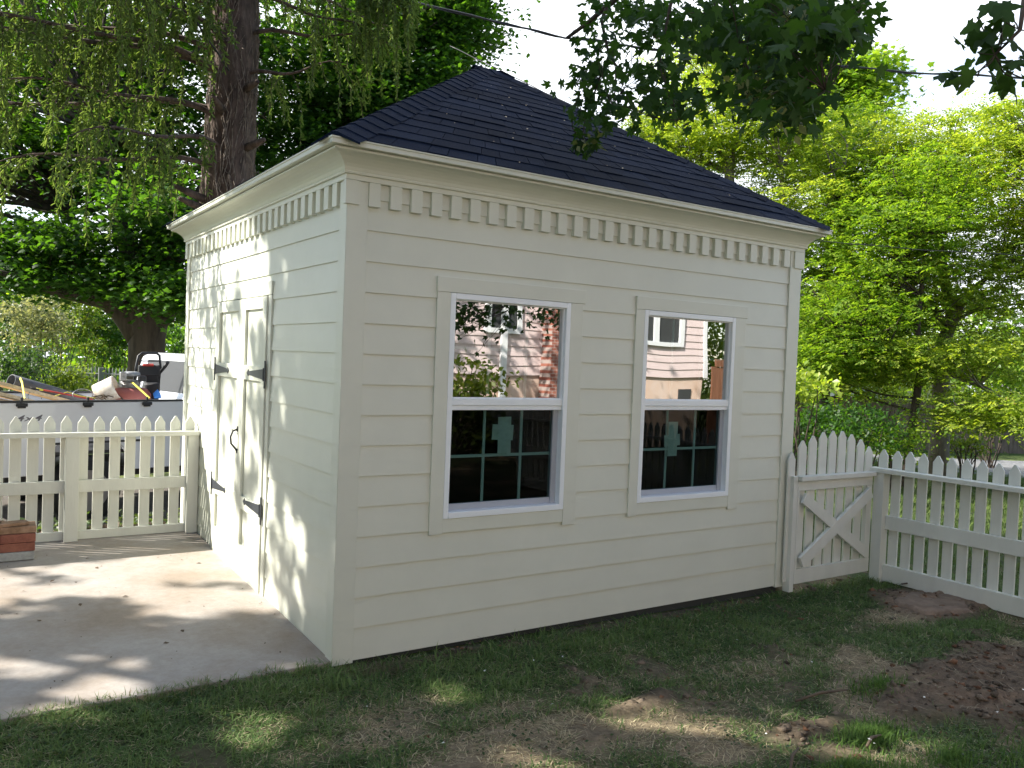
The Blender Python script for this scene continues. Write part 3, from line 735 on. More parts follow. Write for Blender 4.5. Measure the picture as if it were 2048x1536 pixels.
# --- windows
def window(x0, x1, trimL, trimR, headL, headR, gx, pap):
    z0, z1 = .6845, 1.897; mr = 1.297
    root = empty('window', ((x0+x1)/2, 0, z0)); root.parent = shed; root.matrix_parent_inverse = PINV(shed)
    B = lambda nm, a, b, m, bev=.0: MB().box(a, b).build(nm, m, root, bevel=bev)
    # casing boards: header runs past the sides
    B('trim', (headL, -.023, 1.8985), (headR, -.0, 1.978), M['cream'], .0015)
    B('trim', (trimL, -.0205, .603), (x0-.0006, 0, 1.8975), M['cream'], .0015)
    B('trim', (x1+.0006, -.0205, .590), (trimR, 0, 1.8975), M['cream'], .0015)
    B('trim', (x0, -.0185, .610), (x1, 0, .6838), M['cream'], .0015)
    # vinyl frame
    f = MB(); w = .032
    f.box((x0, -.022, z0), (x0+w, .06, z1)); f.box((x1-w, -.022, z0), (x1, .06, z1))
    f.box((x0+w, -.0215, z1-w), (x1-w, .06, z1)); f.box((x0+w, -.024, z0), (x1-w, .06, z0+.034))
    f.build('frame', M['vinyl'], root, bevel=.003)
    s = MB(); s.box((x0+w, -.012, mr-.002), (x1-w, .05, mr+.036)); s.box((x0+w, -.006, mr-.028), (x1-w, .05, mr-.0025)); s.build('meeting_rail', M['vinyl'], root, bevel=.003)
    u = MB(); g = .006
    for a, b in (((x0+w, .0, mr+.036), (x0+w+g, .03, z1-w)), ((x1-w-g, 0, mr+.036), (x1-w, .03, z1-w)), ((x0+w+g, 0, z1-w-g), (x1-w-g, .03, z1-w)), ((x0+w+g, .0, mr+.036), (x1-w-g, .03, mr+.042))): u.box(a, b)
    u.build('upper_sash', M['vinyl'], root)
    us = MB(); us.poly([(x0+w, .012, mr+.03), (x1-w, .012, mr+.03), (x1-w, .012, z1-w+.001), (x0+w, .012, z1-w+.001)]); us.build('upper_glass', M['glass_up'], root)
    # lower sash, set deeper
    l = MB(); s0, s1, q0, q1 = x0+w, x1-w, z0+.034, mr-.028
    l.box((s0, .028, q0), (s0+.012, .055, q1)); l.box((s1-.036, .020, q0), (s1, .055, q1)); l.box((s0+.012, .026, q0), (s1-.036, .055, q0+.036))
    l.build('lower_sash', M['screen'], root, bevel=.002)
    gl = MB(); gl.poly([(s0+.01, .034, q0+.03), (s1-.03, .034, q0+.03), (s1-.03, .034, q1+.001), (s0+.01, .034, q1+.001)]); gl.build('lower_glass', M['glass_low'], root)
    # grilles inside both panes
    gr = MB()
    for x in gx:
        gr.box((x-.008, .044, q0+.03), (x+.008, .050, q1)); 
        gr.box((x-.008, .024, mr+.03), (x+.008, .030, z1-w))
    gr.box((s0+.01, .0435, 1.004), (s1-.03, .0495, 1.020)); gr.box((s0, .0235, 1.60), (s1, .0295, 1.614))
    gr.build('grille', M['grille'], root)
    p = MB()
    for (a, b, c, d, tl) in pap:
        cx, cz = (a+b)/2, (c+d)/2; ct, st = math.cos(tl), math.sin(tl)
        pts = [(cx+(X-cx)*ct-(Z-cz)*st, .037+.0006*len(p.f), cz+(X-cx)*st+(Z-cz)*ct) for X, Z in ((a, c), (b, c), (b, d), (a, d))]
        p.prism(pts, (0, .0004, 0))
    p.build('sticker', M['paper'], root)
window(WIN[0][0], WIN[0][1], .500, 1.476, .497, 1.490, (.860, 1.110), [(.947, 1.035, 1.02, 1.228, .02), (.91, 1.052, 1.097, 1.184, -.04)])
window(WIN[1][0], WIN[1][1], 1.893, 2.892, 1.893, 2.905, (2.258, 2.513), [(2.262, 2.348, .965, 1.19, 0), (2.235, 2.375, 1.03, 1.105, .06)])
# --- double doors on the patio side (x = 0 plane)
def door(y0, y1, hinge_at):
    z0, z1 = .10, 1.885; root = empty('door', (-.01, (y0+y1)/2, z0)); root.parent = shed; root.matrix_parent_inverse = PINV(shed)
    MB().box((-.012, y0, z0-.07), (.012, y1, z1)).build('panel', M['cream'], root)
    fr = MB(); st = .075; o = -.030
    fr.box((o, y0, z0-.07), (-.0125, y0+st, z1)); fr.box((o, y1-st, z0-.07), (-.0125, y1, z1))
    for a, b in ((z0-.07, z0+.16), (.50, .585), (1.355, 1.45), (z1-.075, z1)): fr.box((o, y0+st+.0003, a), (-.0125, y1-st-.0003, b))
    fr.build('rail_and_stile', M['cream'], root, bevel=.002)
    # strap hinges
    s = 1 if hinge_at == y0 else -1
    for zc in (1.402, .562):
        h = MB(); yb = hinge_at
        h.box((-.036, yb-.022*s, zc-.085), (-.0302, yb-.004*s, zc+.085))
        h.tube([(-.036, yb+.001*s, zc-.04), (-.036, yb+.001*s, zc+.04)], .006, 8)
        L = .37
        p = [(-.0305, yb+.008*s, zc-.034), (-.0305, yb+.008*s, zc+.034), (-.0305, yb+(L-.035)*s, zc+.011), (-.0305, yb+(L-.03)*s, zc+.022), (-.0305, yb+L*s, zc), (-.0305, yb+(L-.03)*s, zc-.022), (-.0305, yb+(L-.035)*s, zc-.011)]
        h.prism(p, (-.004, 0, 0)); h.build('hinge', M['hinge'], root)
    return root
dL = door(1.722, 2.372, 2.372); dR = door(1.192, 1.718, 1.192)
hh = MB(); hp = [(-.032, 1.748, 1.015), (-.060, 1.748, 1.005), (-.075, 1.748, .965), (-.070, 1.748, .92), (-.045, 1.748, .89), (-.032, 1.748, .872)]
hh.tube(hp, .0065, 8); hh.box((-.034, 1.736, 1.0), (-.0302, 1.760, 1.035)); hh.box((-.034, 1.738, .855), (-.0302, 1.758, .885)); hh.tube([(-.055, 1.748, 1.008), (-.055, 1.79, 1.008)], .004, 6)
hh.build('handle', M['black'], dL, True)
for a, b in (((-.020, 1.128, .02), (0, 1.188, 1.89)), ((-.020, 2.376, .05), (0, 2.432, 1.89)), ((-.022, 1.128, 1.892), (0, 2.432, 1.975))):
    MB().box(a, b).build('door_trim', M['cream'], shed, bevel=.0015)

# ================================================================== FENCES
def picket(mb, u0, u1, zb, zs, zt, fm, th=.0145):
    jx = random.uniform(-.0025, .0025); u0 += jx; u1 += jx; tl = random.uniform(-.003, .003); um = (u0+u1)/2; fm0 = fm; fm = lambda u, o, z: fm0(u+tl*z, o, z); p = [fm(u0, 0, zb), fm(u1, 0, zb), fm(u1, 0, zs), fm(um+.006, 0, zt), fm(um-.006, 0, zt), fm(u0, 0, zs)]
    mb.prism(p, Vector(fm(0, th, 0))-Vector(fm(0, 0, 0)))
def fence_left():
    root = empty('picket_fence', (-1.5, 2.9, .09)); tag(root, 'cream picket fence along the concrete patio in front of the white pickup', 'fence')
    fm = lambda u, o, z: (u, 2.965+o, z)
    n = 0
    for i in range(62):
        uc = -.066-.1078*i
        jz = random.uniform(-.004, .004)
        mb = MB(); picket(mb, uc-.0365, uc+.0365, .115, .958+jz, 1.010+jz, fm); mb.build('picket', M['fencepaint'], root, bevel=.0018)
    for k, x in enumerate((-.050, -.895, -2.3, -3.7, -5.1)):
        if k == 0: MB().box((x-.045, 2.875, slabz(2.9)), (x+.036, 2.963, .864)).build('post', M['fencepaint'], root, bevel=.003)
        else: MB().box((x-.045, 2.875, slabz(2.9)), (x+.045, 2.963, .864)).build('post', M['fencepaint'], root, bevel=.003)
    px = [-.095, -.850], [-.940, -2.255], [-2.345, -3.655], [-3.745, -5.055]
    for b, a in px:
        MB().box((a, 2.925, .452), (b, 2.9635, .540)).build('rail', M['fencepaint'], root, bevel=.002)
        MB().box((a, 2.932, .102), (b, 2.9635, .165)).build('rail', M['fencepaint'], root, bevel=.002)
    MB().box((-6.7, 2.862, .8645), (-.014, 2.9635, .898)).build('top_rail', M['fencepaint'], root, bevel=.002)
fence_left()
def fence_right():
    root = empty('picket_fence', (4.42, -2.5, -.05)); tag(root, 'cream picket fence on the right running away from the cross-braced gate', 'fence')
    fm = lambda u, o, z: (4.448+o, u, z)
    for i in range(44):
        uc = -.106-.1078*i
        mb = MB(); picket(mb, uc-.037, uc+.037, .03, .918, .968+random.uniform(-.004, .004), fm); mb.build('picket', M['fencepaint'], root, bevel=.0018)
    MB().box((4.362, -.170, -.06), (4.446, -.085, .792)).build('post', M['fencepaint'], root, bevel=.003)
    for y in (-1.95, -3.4, -4.75): MB().box((4.362, y-.045, -.06), (4.446, y+.045, .792)).build('post', M['fencepaint'], root, bevel=.003)
    for b, a in ((-.170, -1.905), (-1.995, -3.355), (-3.445, -4.705)):
        MB().box((4.408, a, .356), (4.4465, b, .462)).build('rail', M['fencepaint'], root, bevel=.002)
        MB().box((4.402, a, -.045), (4.4465, b, .080)).build('rail', M['fencepaint'], root, bevel=.002)
    MB().box((4.350, -4.85, .7925), (4.4465, -.04, .826)).build('top_rail', M['fencepaint'], root, bevel=.002)
fence_right()
def gate():
    root = empty('picket_gate', (3.93, -.06, 0)); tag(root, 'cream picket gate with X brace and arched top beside the shed', 'gate')
    fm = lambda u, o, z: (u, -.055+o, z)
    tz = [.965, 1.050, 1.082, 1.108, 1.115, 1.112, 1.086, 1.044, .986]
    for i, z in enumerate(tz):
        uc = 3.512+.1075*(i-1)+.006*i if i else 3.400
        uc = 3.408+.1168*i if i else 3.408
        mb = MB(); picket(mb, uc-.043+(.012 if i == 0 else 0), uc+.043, .03, z-.05, z, fm); mb.build('picket', M['fencepaint'], root, bevel=.0018)
    # frame: bottom rail, top rail, stiles, x brace on the yard side
    MB().box((3.452, -.086, .015), (4.352, -.0565, .118)).build('rail', M['fencepaint'], root, bevel=.002)
    MB().box((3.452, -.086, .690), (4.352, -.0565, .762)).build('rail', M['fencepaint'], root, bevel=.002)
    MB().box((3.452, -.0850, .1185), (3.476, -.0565, .6895)).build('stile', M['fencepaint'], root, bevel=.002)
    MB().box((4.285, -.0850, .1185), (4.352, -.0565, .6895)).build('stile', M['fencepaint'], root, bevel=.002)
    def brace(p, q, y0, y1, w):
        p = Vector(p); q = Vector(q); d = (q-p).normalized(); n = Vector((-d.z, 0, d.x))*w/2
        pts = [(p+n), (q+n), (q-n), (p-n)]
        mb = MB(); mb.prism([(v.x, y0, v.z) for v in pts], (0, y1-y0, 0)); mb.build('brace', M['fencepaint'], root, bevel=.002)
    brace((3.500, 0, .170), (4.310, 0, .640), -.112, -.0865, .088)
    brace((3.500, 0, .640), (4.290, 0, .165), -.1095, -.0868, .080)
    # top cap spans shed to fence; posts at both ends are proud of it
    MB().box((3.452, -.118, .764), (4.349, -.0565, .797)).build('top_rail', M['fencepaint'], root, bevel=.002)
    # latch-side post against the shed
    MB().box((3.458-.055, -.0845, -.04), (3.449, -.024, .797)).build('post', M['fencepaint'], root, bevel=.002)
gate()
def fence_behind_gate():   # short return of fence seen over the gate's outer picket
    root = empty('picket_fence', (4.5, 1.5, -.05)); tag(root, 'short stretch of cream picket fence glimpsed between shed and gate', 'fence')
    fm = lambda u, o, z: (u, 1.20+o, z)
    for i in range(5):
        uc = 3.56+.1078*i
        mb = MB(); picket(mb, uc-.037, uc+.037, 0, 1.06, 1.11, fm); mb.build('picket', M['fencepaint'], root)
    MB().box((3.46, 1.16, .86), (4.10, 1.1985, .90)).build('top_rail', M['fencepaint'], root)
    MB().box((4.02, 1.15, -.08), (4.10, 1.1985, .859)).build('post', M['fencepaint'], root)
fence_behind_gate()

# ================================================================== BRICK STACK
def bricks():
    base = slabz(2.6)
    spec = [(0, 'block', 'pale grey paver', .058, 'lowest on the patio under the red bricks'), (1, 'brick', 'red brick', .060, 'resting on the pale grey paver'), (2, 'brick', 'red brick', .060, 'in the middle course of the stack'), (3, 'brick2', 'weathered brown brick', .048, 'on top of the stack by the fence')]
    z = base
    for k, m, nm, h, wh in spec:
        for j in range(2):
            x1 = -1.150-.215*j+random.uniform(-.006, .006); w = .205
            mb = MB(); yj = 2.55+random.uniform(-.008, .008)
            a = random.uniform(-.04, .04); c = Vector((x1-w/2, yj, z+h/2)); ax = Vector((math.cos(a), math.sin(a), 0)); ay = Vector((-math.sin(a), math.cos(a), 0))
            if m == 'brick2' : w *= 1.06
            mb.obox(c, ax*w/2, ay*.09, (0, 0, h/2-.001))
            o = mb.build('paver' if m == 'block' else 'brick', M[m], None, bevel=.005)
            tag(o, f"{nm} {wh}, {'right-hand of the pair' if j == 0 else 'left-hand of the pair'}", 'brick' if m != 'block' else 'paver', 'bricks stacked on the patio')
        z += h
    # two thin bats on top
    for i, (x, y, a) in enumerate(((-1.28, 2.53, .2), (-1.42, 2.58, -.25))):
        mb = MB(); mb.obox((x, y, z+.012), (math.cos(a)*.09, math.sin(a)*.09, 0), (-math.sin(a)*.05, math.cos(a)*.05, 0), (0, 0, .011))
        tag(mb.build('brick', M['brick2'], None, bevel=.004), ['thin broken brick lying flat at the right of the stack top', 'thin broken brick lying flat at the left of the stack top'][i], 'brick', 'bricks stacked on the patio')
bricks()

# ================================================================== PICKUP
TZ = -.52; TA = math.atan2(.5, 1.97); TORG = Vector((-1.27, 6.42, TZ))
def tw(x, y, z): c, s = math.cos(TA), math.sin(TA); return TORG+Vector((x*c-y*s, x*s+y*c, z))
def pickup():
    root = empty('pickup_truck', TORG, TA); tag(root, 'white pickup parked behind the left picket fence, bed loaded with tools', 'pickup truck')
    H = 1.405; Wd = 1.95; BL = 2.06
    def arch(xc, r, x0, x1, zb, zt, y0, y1):
        pts = [(x0, zb)]
        for i in range(17):
            a = math.pi-math.pi*i/16; pts.append((xc+r*math.cos(a), zb-.0+r*math.sin(a)*1.0))
        pts += [(x1, zb), (x1, zt), (x0, zt)]
        mb = MB(); mb.prism([(p[0], y0, p[1]) for p in pts], (0, y1-y0, 0)); return mb
    near = arch(.95, .47, 0, BL, .60, H, 0, .06); near.build('bed_side', M['truck'], root, bevel=.012, local=True)
    arch(.95, .47, 0, BL, .60, H, Wd-.06, Wd).build('bed_side', M['truck'], root, bevel=.012, local=True)
    MB().box((.0, .062, .62), (.05, Wd-.062, H-.01)).build('tailgate', M['truck'], root, bevel=.01, local=True)
    MB().box((.052, .062, .80), (BL, Wd-.062, .84)).build('bed_floor', M['plastic'], root, local=True)
    MB().box((BL-.05, .062, .845), (BL, Wd-.062, H-.02)).build('bed_front', M['truck'], root, local=True)
    for y in (-.012, Wd-.075): MB().box((-.01, y, H+.001), (BL, y+.085, H+.020)).build('rail_cap', M['black'], root, bevel=.004, local=True)
    for x in (.245, .925, 1.60):
        m_ = MB(); m_.box((x-.055, -.030, H-.042), (x+.055, -.001, H-.006)); m_.box((x-.04, -.022, H-.060), (x+.04, -.001, H-.042)); m_.box((x-.012, -.02, H), (x+.012, .01, H+.055))
        m_.build('tie_down_plate', M['plastic'], root, bevel=.004, local=True)
    MB().box((.55, -.006, .93), (.95+.6, -.0005, .955)).build('body_moulding', M['plastic'], root, local=True)
    tl = MB().box((-.02, -.012, .985), (.055, .05, 1.215)).build('tail_light', M['taillight'], root, bevel=.008, local=True)
    MB().box((-.022, -.014, 1.055), (.056, .04, 1.115)).build('lens', M['lightclear'], tl, local=True)
    MB().box((-.16, .05, .50), (-.02, Wd-.05, .66)).build('bumper', M['steel'], root, bevel=.02, local=True)
    MB().box((.2, .35, .48), (5.2, Wd-.35, .60)).build('chassis', M['plastic'], root, local=True)
    # cab
    cab = MB(); BL += .17; pr = [(BL+.01, .55), (BL+.01, 1.40), (BL+.04, 1.50), (BL+.14, 1.93), (BL+.30, 1.98), (BL+1.75, 1.97), (BL+2.35, 1.43), (BL+3.45, 1.33), (BL+3.55, 1.15), (BL+3.55, .6), (BL+2.9, .55)]
    cab.prism([(a, .02, b) for a, b in pr], (0, Wd-.04, 0)); cab.build('cab', M['truck'], root, bevel=.05, local=True)
    MB().prism([(BL+.042, .30, 1.47), (BL+.042, Wd-.30, 1.47), (BL+.128, Wd-.30, 1.88), (BL+.128, .30, 1.88)], (-.012, 0, .003)).build('rear_window', M['black'], root, local=True)
    MB().prism([(BL+.25, .018, 1.46), (BL+1.0, .018, 1.46), (BL+1.0, .018, 1.86), (BL+.32, .018, 1.86)], (0, -.008, 0)).build('side_window', M['black'], root, local=True)
    MB().prism([(BL+1.06, .018, 1.46), (BL+2.1, .018, 1.46), (BL+1.7, .018, 1.86), (BL+1.06, .018, 1.86)], (0, -.008, 0)).build('side_window', M['black'], root, local=True)
    for x in (.95, 4.55):
        for y in (.0, Wd-.26):
            w = MB(); c = (x, y+.13, .39)
            w.tube([(x, y, .39), (x, y+.03, .39), (x, y+.22, .39), (x, y+.25, .39)], [.33, .385, .385, .33], 32); wo = w.build('wheel', M['tyre'], root, True, local=True)
            r_ = MB(); yy = y-.004 if y < 1 else y+.254; r_.tube([(x, yy-.012, .39), (x, yy+.012, .39)], .235, 24)
            ro = r_.build('rim', M['alloy'], wo, local=True)
    # decal, flat lettering on the bed side
    cu = bpy.data.curves.new('lettering', 'FONT'); cu.body = '4x4'; cu.size = .135; cu.extrude = .0006; cu.shear = .28; cu.space_character = 1.08; cu.offset = .001; cu.materials.append(M['decal'])
    t0 = bpy.data.objects.new('lettering_source', cu); me = bpy.data.meshes.new_from_object(t0); me.name = 'lettering'; bpy.data.objects.remove(t0)
    t_ = bpy.data.objects.new('lettering', me); COL.objects.link(t_); t_.parent = root; t_.location = (.185, -.0022, 1.205); t_.rotation_euler = (math.pi/2, 0, 0); t_.scale = (1.2, .7, 1)
pickup()
def bed_load():
    D0 = 9.5
    A = lambda px, py, d=0: V(at(px, py, 9.28+1.5*px/356+d))
    # lumber
    for i, (a, b, lab) in enumerate((((-60, 752, -.2), (168, 812, .3), 'pale new board on top of the lumber in the truck bed'), ((-60, 775, -.3), (140, 822, .2), 'second board down in the lumber lying in the truck bed'), ((-60, 792, -.2), (60, 812, .1), 'lowest board of the lumber against the bed rail'))):
        p, q = A(*a), A(*b); d = (q-p).normalized(); s = Vector((0, 0, 1)).cross(d).normalized(); u = d.cross(s)
        mb = MB(); mb.obox((p+q)/2, (q-p)/2, s*.075, u*.019); o = mb.build('lumber_board', M['lumber'], None, bevel=.003); tag(o, lab, 'board', 'boards in the truck bed')
    # half-round pipe, open end up left
    p, q = A(22, 762, .5), A(185, 806, .8); mb = MB(); mb.tube([p, p.lerp(q, .5), q], [.082, .075, .06], 18, cap=False); o = mb.build('drain_pipe', M['pipe'], None, True); so = o.modifiers.new('s', 'SOLIDIFY'); so.thickness = .008
    tag(o, 'dark grey pipe sticking up out of the truck bed', 'pipe')
    r = empty('string_trimmer', A(64, 776)); tag(r, 'red and yellow trimmer pole lying across the lumber', 'trimmer')
    MB().tube([A(62, 776), A(78, 779)], .012, 8).build('grip', M['black'], r, True); MB().tube([A(72, 777.5), A(86, 780)], .011, 8).build('sleeve', M['yellow'], r, True)
    MB().tube([A(86, 780), A(186, 799)], .009, 8).build('shaft', M['redp'], r, True)
    MB().tube([A(110, 792), A(135, 784), A(160, 792), A(190, 796)], .005, 6).build('cable', M['yellow'], r, True)
    # bucket lying on its side
    c = A(214, 781, .1); mb = MB(); ax = Vector((.55, -.2, .25)).normalized(); mb.tube([c-ax*.13, c+ax*.10, c+ax*.12], [.12, .145, .15], 22, cap=False); o = mb.build('bucket', M['bucket'], None, True); so = o.modifiers.new('s', 'SOLIDIFY'); so.thickness = .006
    tag(o, 'dusty pale bucket lying on its side beside the mower engine', 'bucket')
    c = A(214, 781, .1)
    # wire loops
    for i, (px, py, rx, lab) in enumerate(((70, 793, 14, 'loose loop of grey wire above the bed rail by the strap'), (165, 790, 20, 'loose loop of grey wire in front of the bucket'))):
        mb = MB(); pts = [A(px+rx*math.cos(a)*1.0, py-12*math.sin(a), .1*math.cos(a)) for a in np.linspace(-.4, math.pi+.4, 14)]; mb.tube(pts, .005, 6); tag(mb.build('wire_loop', M['steel'], None, True), lab, 'wire', 'wire loops in the truck bed')
    # straps
    for i, (pts, lab) in enumerate(((((40, 756), (44, 765), (49, 797)), 'yellow strap tied down at the left bed plate'), (((252, 760), (266, 766), (299, 796)), 'yellow strap running down from the engine to the rail'))):
        mb = MB(); mb.tube([A(*pts[0], .4), A(*pts[1], -.1), A(*pts[2], -.35)], .011, 6, squash=.3); tag(mb.build('tie_down_strap', M['yellow'], None), lab, 'strap', 'yellow tie-down straps')
    # walk-behind mower / engine
    r = empty('lawn_mower', A(270, 795)); tag(r, 'faded red lawn mower with small engine and black folded handle in the truck bed', 'mower')
    mb = MB(); c = A(262, 792, .15); prof = []
    mb.tube([c+Vector((0, 0, -.12)), c+Vector((0, 0, .03)), c+Vector((0, 0, .09)), c+Vector((0, 0, .13))], [.24, .235, .19, .06], 24); mb.build('deck', M['pinkred'], r, True)
    c = A(262, 762, .12); mb = MB(); mb.tube([c+Vector((0, 0, -.09)), c+Vector((0, 0, .0))], [.10, .115], 18); 
    for k in range(6): mb.disc(c+Vector((0, 0, -.08+.018*k)), (0, 0, 1), .13, .006, 18)
    mb.build('engine', M['steel'], r, True)
    c2 = A(263, 747, .12); mb = MB(); mb.tube([c2+Vector((0, 0, -.03)), c2+Vector((0, 0, .015)), c2+Vector((0, 0, .025))], [.105, .10, .06], 20); mb.build('starter_housing', M['greyp'], r, True)
    mb = MB(); mb.obox(A(246, 752, .05), (.035, 0, 0), (0, .05, 0), (0, 0, .05)); mb.build('muffler', M['steel'], r, bevel=.01)
    mb = MB(); mb.obox(A(284, 757, .0), (.045, 0, 0), (0, .05, 0), (0, 0, .035)); mb.build('fuel_tank', M['plastic'], r, bevel=.012)
    # black folded handle/console
    mb = MB(); L_, R_ = [], []
    fr = [A(270, 752, .2), A(272, 735, .2), A(277, 712, .2), A(284, 706, .2), A(313, 706, .2), A(319, 711, .2), A(321, 735, .2), A(318, 760, .2), A(316, 796, .2)]
    mb.tube(fr, .016, 8); mb.tube([A(274, 722, .2), A(320, 722, .2)], .009, 8); mb.tube([A(320, 745, .2), A(331, 732, .15), A(336, 724, .1)], .022, 8); mb.tube([A(272, 735, .2), A(268, 760, .2), A(280, 800, .2)], .014, 8)
    mb.build('handle', M['black'], r, True)
    mb = MB(); mb.obox((A(298, 741, .2)), Rv*.14, (0, .03, 0), (0, 0, .07)); mb.obox(A(303, 765, .22), Rv*.08, (0, .05, 0), (0, 0, .10)); mb.build('console', M['plastic'], r, bevel=.012)
    MB().obox(A(303, 782, .15), Rv*.10, (0, .07, 0), (0, 0, .11)).build('bag', M['plastic'], r, bevel=.03)
    MB().obox(A(296, 730, .19), Rv*.07, (0, .03, 0), (0, 0, .016)).build('panel', M['redp'], r, bevel=.008)
    mb = MB(); c = A(316, 791, -.1)
    pts = np.array([[random.gauss(0, .03), random.gauss(0, .03), random.gauss(0, .03)] for _ in range(30)])
    bm = bmesh.new(); [bm.verts.new(c+Vector(p)) for p in pts]; bmesh.ops.convex_hull(bm, input=bm.verts[:]); me = bpy.data.meshes.new('blue_rag'); bm.to_mesh(me); bm.free(); me.materials.append(M['blue']); o = link('blue_rag', me); tag(o, 'crumpled bright blue rag at the right end of the truck bed', 'rag')
    mb = MB()
    for k in range(26):
        a = A(random.uniform(190, 245), random.uniform(793, 800), random.uniform(-.1, .3)); d = Vector((random.uniform(-1, 1), random.uniform(-1, 1), random.uniform(-.2, .3)))*.07; mb.tube([a-d, a+d*.2+Vector((0, 0, .02)), a+d], .007, 5)
    tag(mb.build('tool_pile', M['debris'], None), 'tangle of dark sticks and tools below the bucket', 'pile')
bed_load()

# ================================================================== TREES
def spruce():
    b = np.array([.66, 5.02, -.45]); root = empty('spruce_tree', b); tag(root, 'tall spruce with a rough brown vine-covered trunk rising behind the shed', 'tree')
    mb = MB(); k = 40; sides = 28; zs = np.linspace(-.5, 13, k)
    for i, z in enumerate(zs):
        r = .285-.0140*z
        for j in range(sides):
            a = 2*math.pi*j/sides; rr = r*(1+.06*math.sin(5*a+z*.7)+.05*math.sin(9*a-z*1.9)+.035*random.uniform(-1, 1))
            mb.v.append((b[0]+.012*z+rr*math.cos(a), b[1]+rr*math.sin(a), z))
    for i in range(k-1):
        for j in range(sides): mb.f.append((i*sides+j, i*sides+(j+1) % sides, (i+1)*sides+(j+1) % sides, (i+1)*sides+j))
    def tr(z): return np.array([b[0]+.012*z, b[1], z])
    # short dead stubs
    for (z, a, L) in ((3.55, -1.1, .28), (4.15, -1.2, .2), (2.9, 3.4, .3), (3.0, -2.9, .35), (3.9, -2.2, .25)):
        d = np.array([math.cos(a), math.sin(a), .25]); p = tr(z)+d*.22; mb.tube([p, p+d*L*.6, p+d*L], [.045, .035, .022], 7)
    SP = []; DR = []; BR = MB()
    def branch(z, az, L, rise, sag, dens=1.0, start=.15):
        d = np.array([math.cos(az), math.sin(az), 0]); p0 = tr(z); pts = []
        side = np.array([-d[1], d[0], 0])*random.uniform(-.12, .12)
        for i in range(14):
            t = i/13; pts.append(p0+d*L*t+side*L*t*t+np.array([0, 0, rise*L*t-sag*L*t*t+.05*math.sin(t*9)]))
        BR.tube(pts, list(np.linspace(.017+.006*L, .004, 14)), 6, cap=False)
        nb = int(L*15*dens)
        for q in range(nb):
            t = start+(1-start)*random.random()**.8; i = min(12, int(t*13)); f = t*13-i; p = pts[i]*(1-f)+pts[i+1]*f
            la = az+random.choice((-1, 1))*random.uniform(.3, 1.5); out = np.array([math.cos(la), math.sin(la), 0]); ll = random.uniform(.08, .45)*(1.2-.5*t); drop = random.uniform(.15, .75)*(.6+.7*random.random())
            m = 9; sub = []
            for j in range(m+1):
                u = j/m; sub.append(p+out*ll*(1-(1-u)**2)+np.array([.015*math.sin(u*7+q), .015*math.cos(u*6+q), -drop*u**1.4]))
            BR.tube(sub, list(np.linspace(.005, .0018, m+1)), 3, cap=False)
            sub = np.array(sub); npr = int(8+drop*95*dens)
            for _ in range(npr):
                u = (.12+.88*random.random())*m; j = min(m-1, int(u)); pp = sub[j]+(sub[j+1]-sub[j])*(u-j)
                SP.append(pp); dd = norm(sub[j+1]-sub[j])*random.uniform(.5, 1.2)+np.array([random.gauss(0, .33), random.gauss(0, .33), -.3]); DR.append(dd)
    rr = random.Random(3)
    # angles: camera lies roughly toward -x,-y
    specs = []
    for i in range(40):
        z = 3.9+i*.155+rr.uniform(-.1, .1)
        az = math.pi+rr.uniform(-.25, 1.02)
        specs.append((z, az, rr.uniform(1.8, 3.3), rr.uniform(.0, .30), rr.uniform(.15, .38), 1.0))
    for i in range(12):
        specs.append((4.3+i*.42, rr.uniform(-1.30, -.65), rr.uniform(1.0, 2.0), rr.uniform(.05, .3), rr.uniform(.15, .35), .7))
    for i in range(10):
        specs.append((5+i*.6, rr.uniform(0, 3), rr.uniform(1.5, 2.8), .15, .3, .5))
    for z, az, L in ((3.55, 3.9, 2.1), (3.35, 3.45, 2.3)): specs.append((z, az, L, .12, .30, .8))
    for s in specs: branch(*s)
    # hanging spray over the left end of the roof
    branch(5.35, -.98, 1.95, .15, .33, 1.5, .6); branch(5.5, -.80, 1.95, .1, .33, 1.2, .5)
    BR.build('limbs', M['barks'], root, True); 
    mb.build('trunk', M['barks'], root, True)
    # vines climbing the trunk
    vb = MB()
    for i in range(620):
        a = rr.uniform(0, 2*math.pi); z = rr.uniform(-.2, 6.4); L = rr.uniform(.25, 1.1); pts = []
        for j in range(8):
            zz = z+L*j/7; a += rr.uniform(-.16, .16); r = (.285-.0140*zz)*1.04+rr.uniform(0, .035)*(1 if j in (3, 7) else .45); pts.append((b[0]+.012*zz+r*math.cos(a), b[1]+r*math.sin(a), zz))
        vb.tube(pts, rr.uniform(.002, .006), 4, cap=False)
    for i in range(110):
        a = rr.uniform(math.pi*.6, math.pi*1.9); z = rr.uniform(1.8, 6); r = .275-.0140*z; p = np.array([b[0]+.012*z+r*math.cos(a), b[1]+r*math.sin(a), z]); d = np.array([math.cos(a), math.sin(a), rr.uniform(-.8, .6)])*rr.uniform(.05, .18)
        vb.tube([p, p+d*.6+np.array([0, 0, .02]), p+d], .003, 3, cap=False)
    vb.build('vines', M['vine'], root)
    SPa = np.array(SP); DRa = np.array(DR); n = len(SPa)
    leaves('crown', SPa, .035+.035*RNG.random(n), rnd_dir(n), DRa, 'needle', M['needle'], root)
spruce()

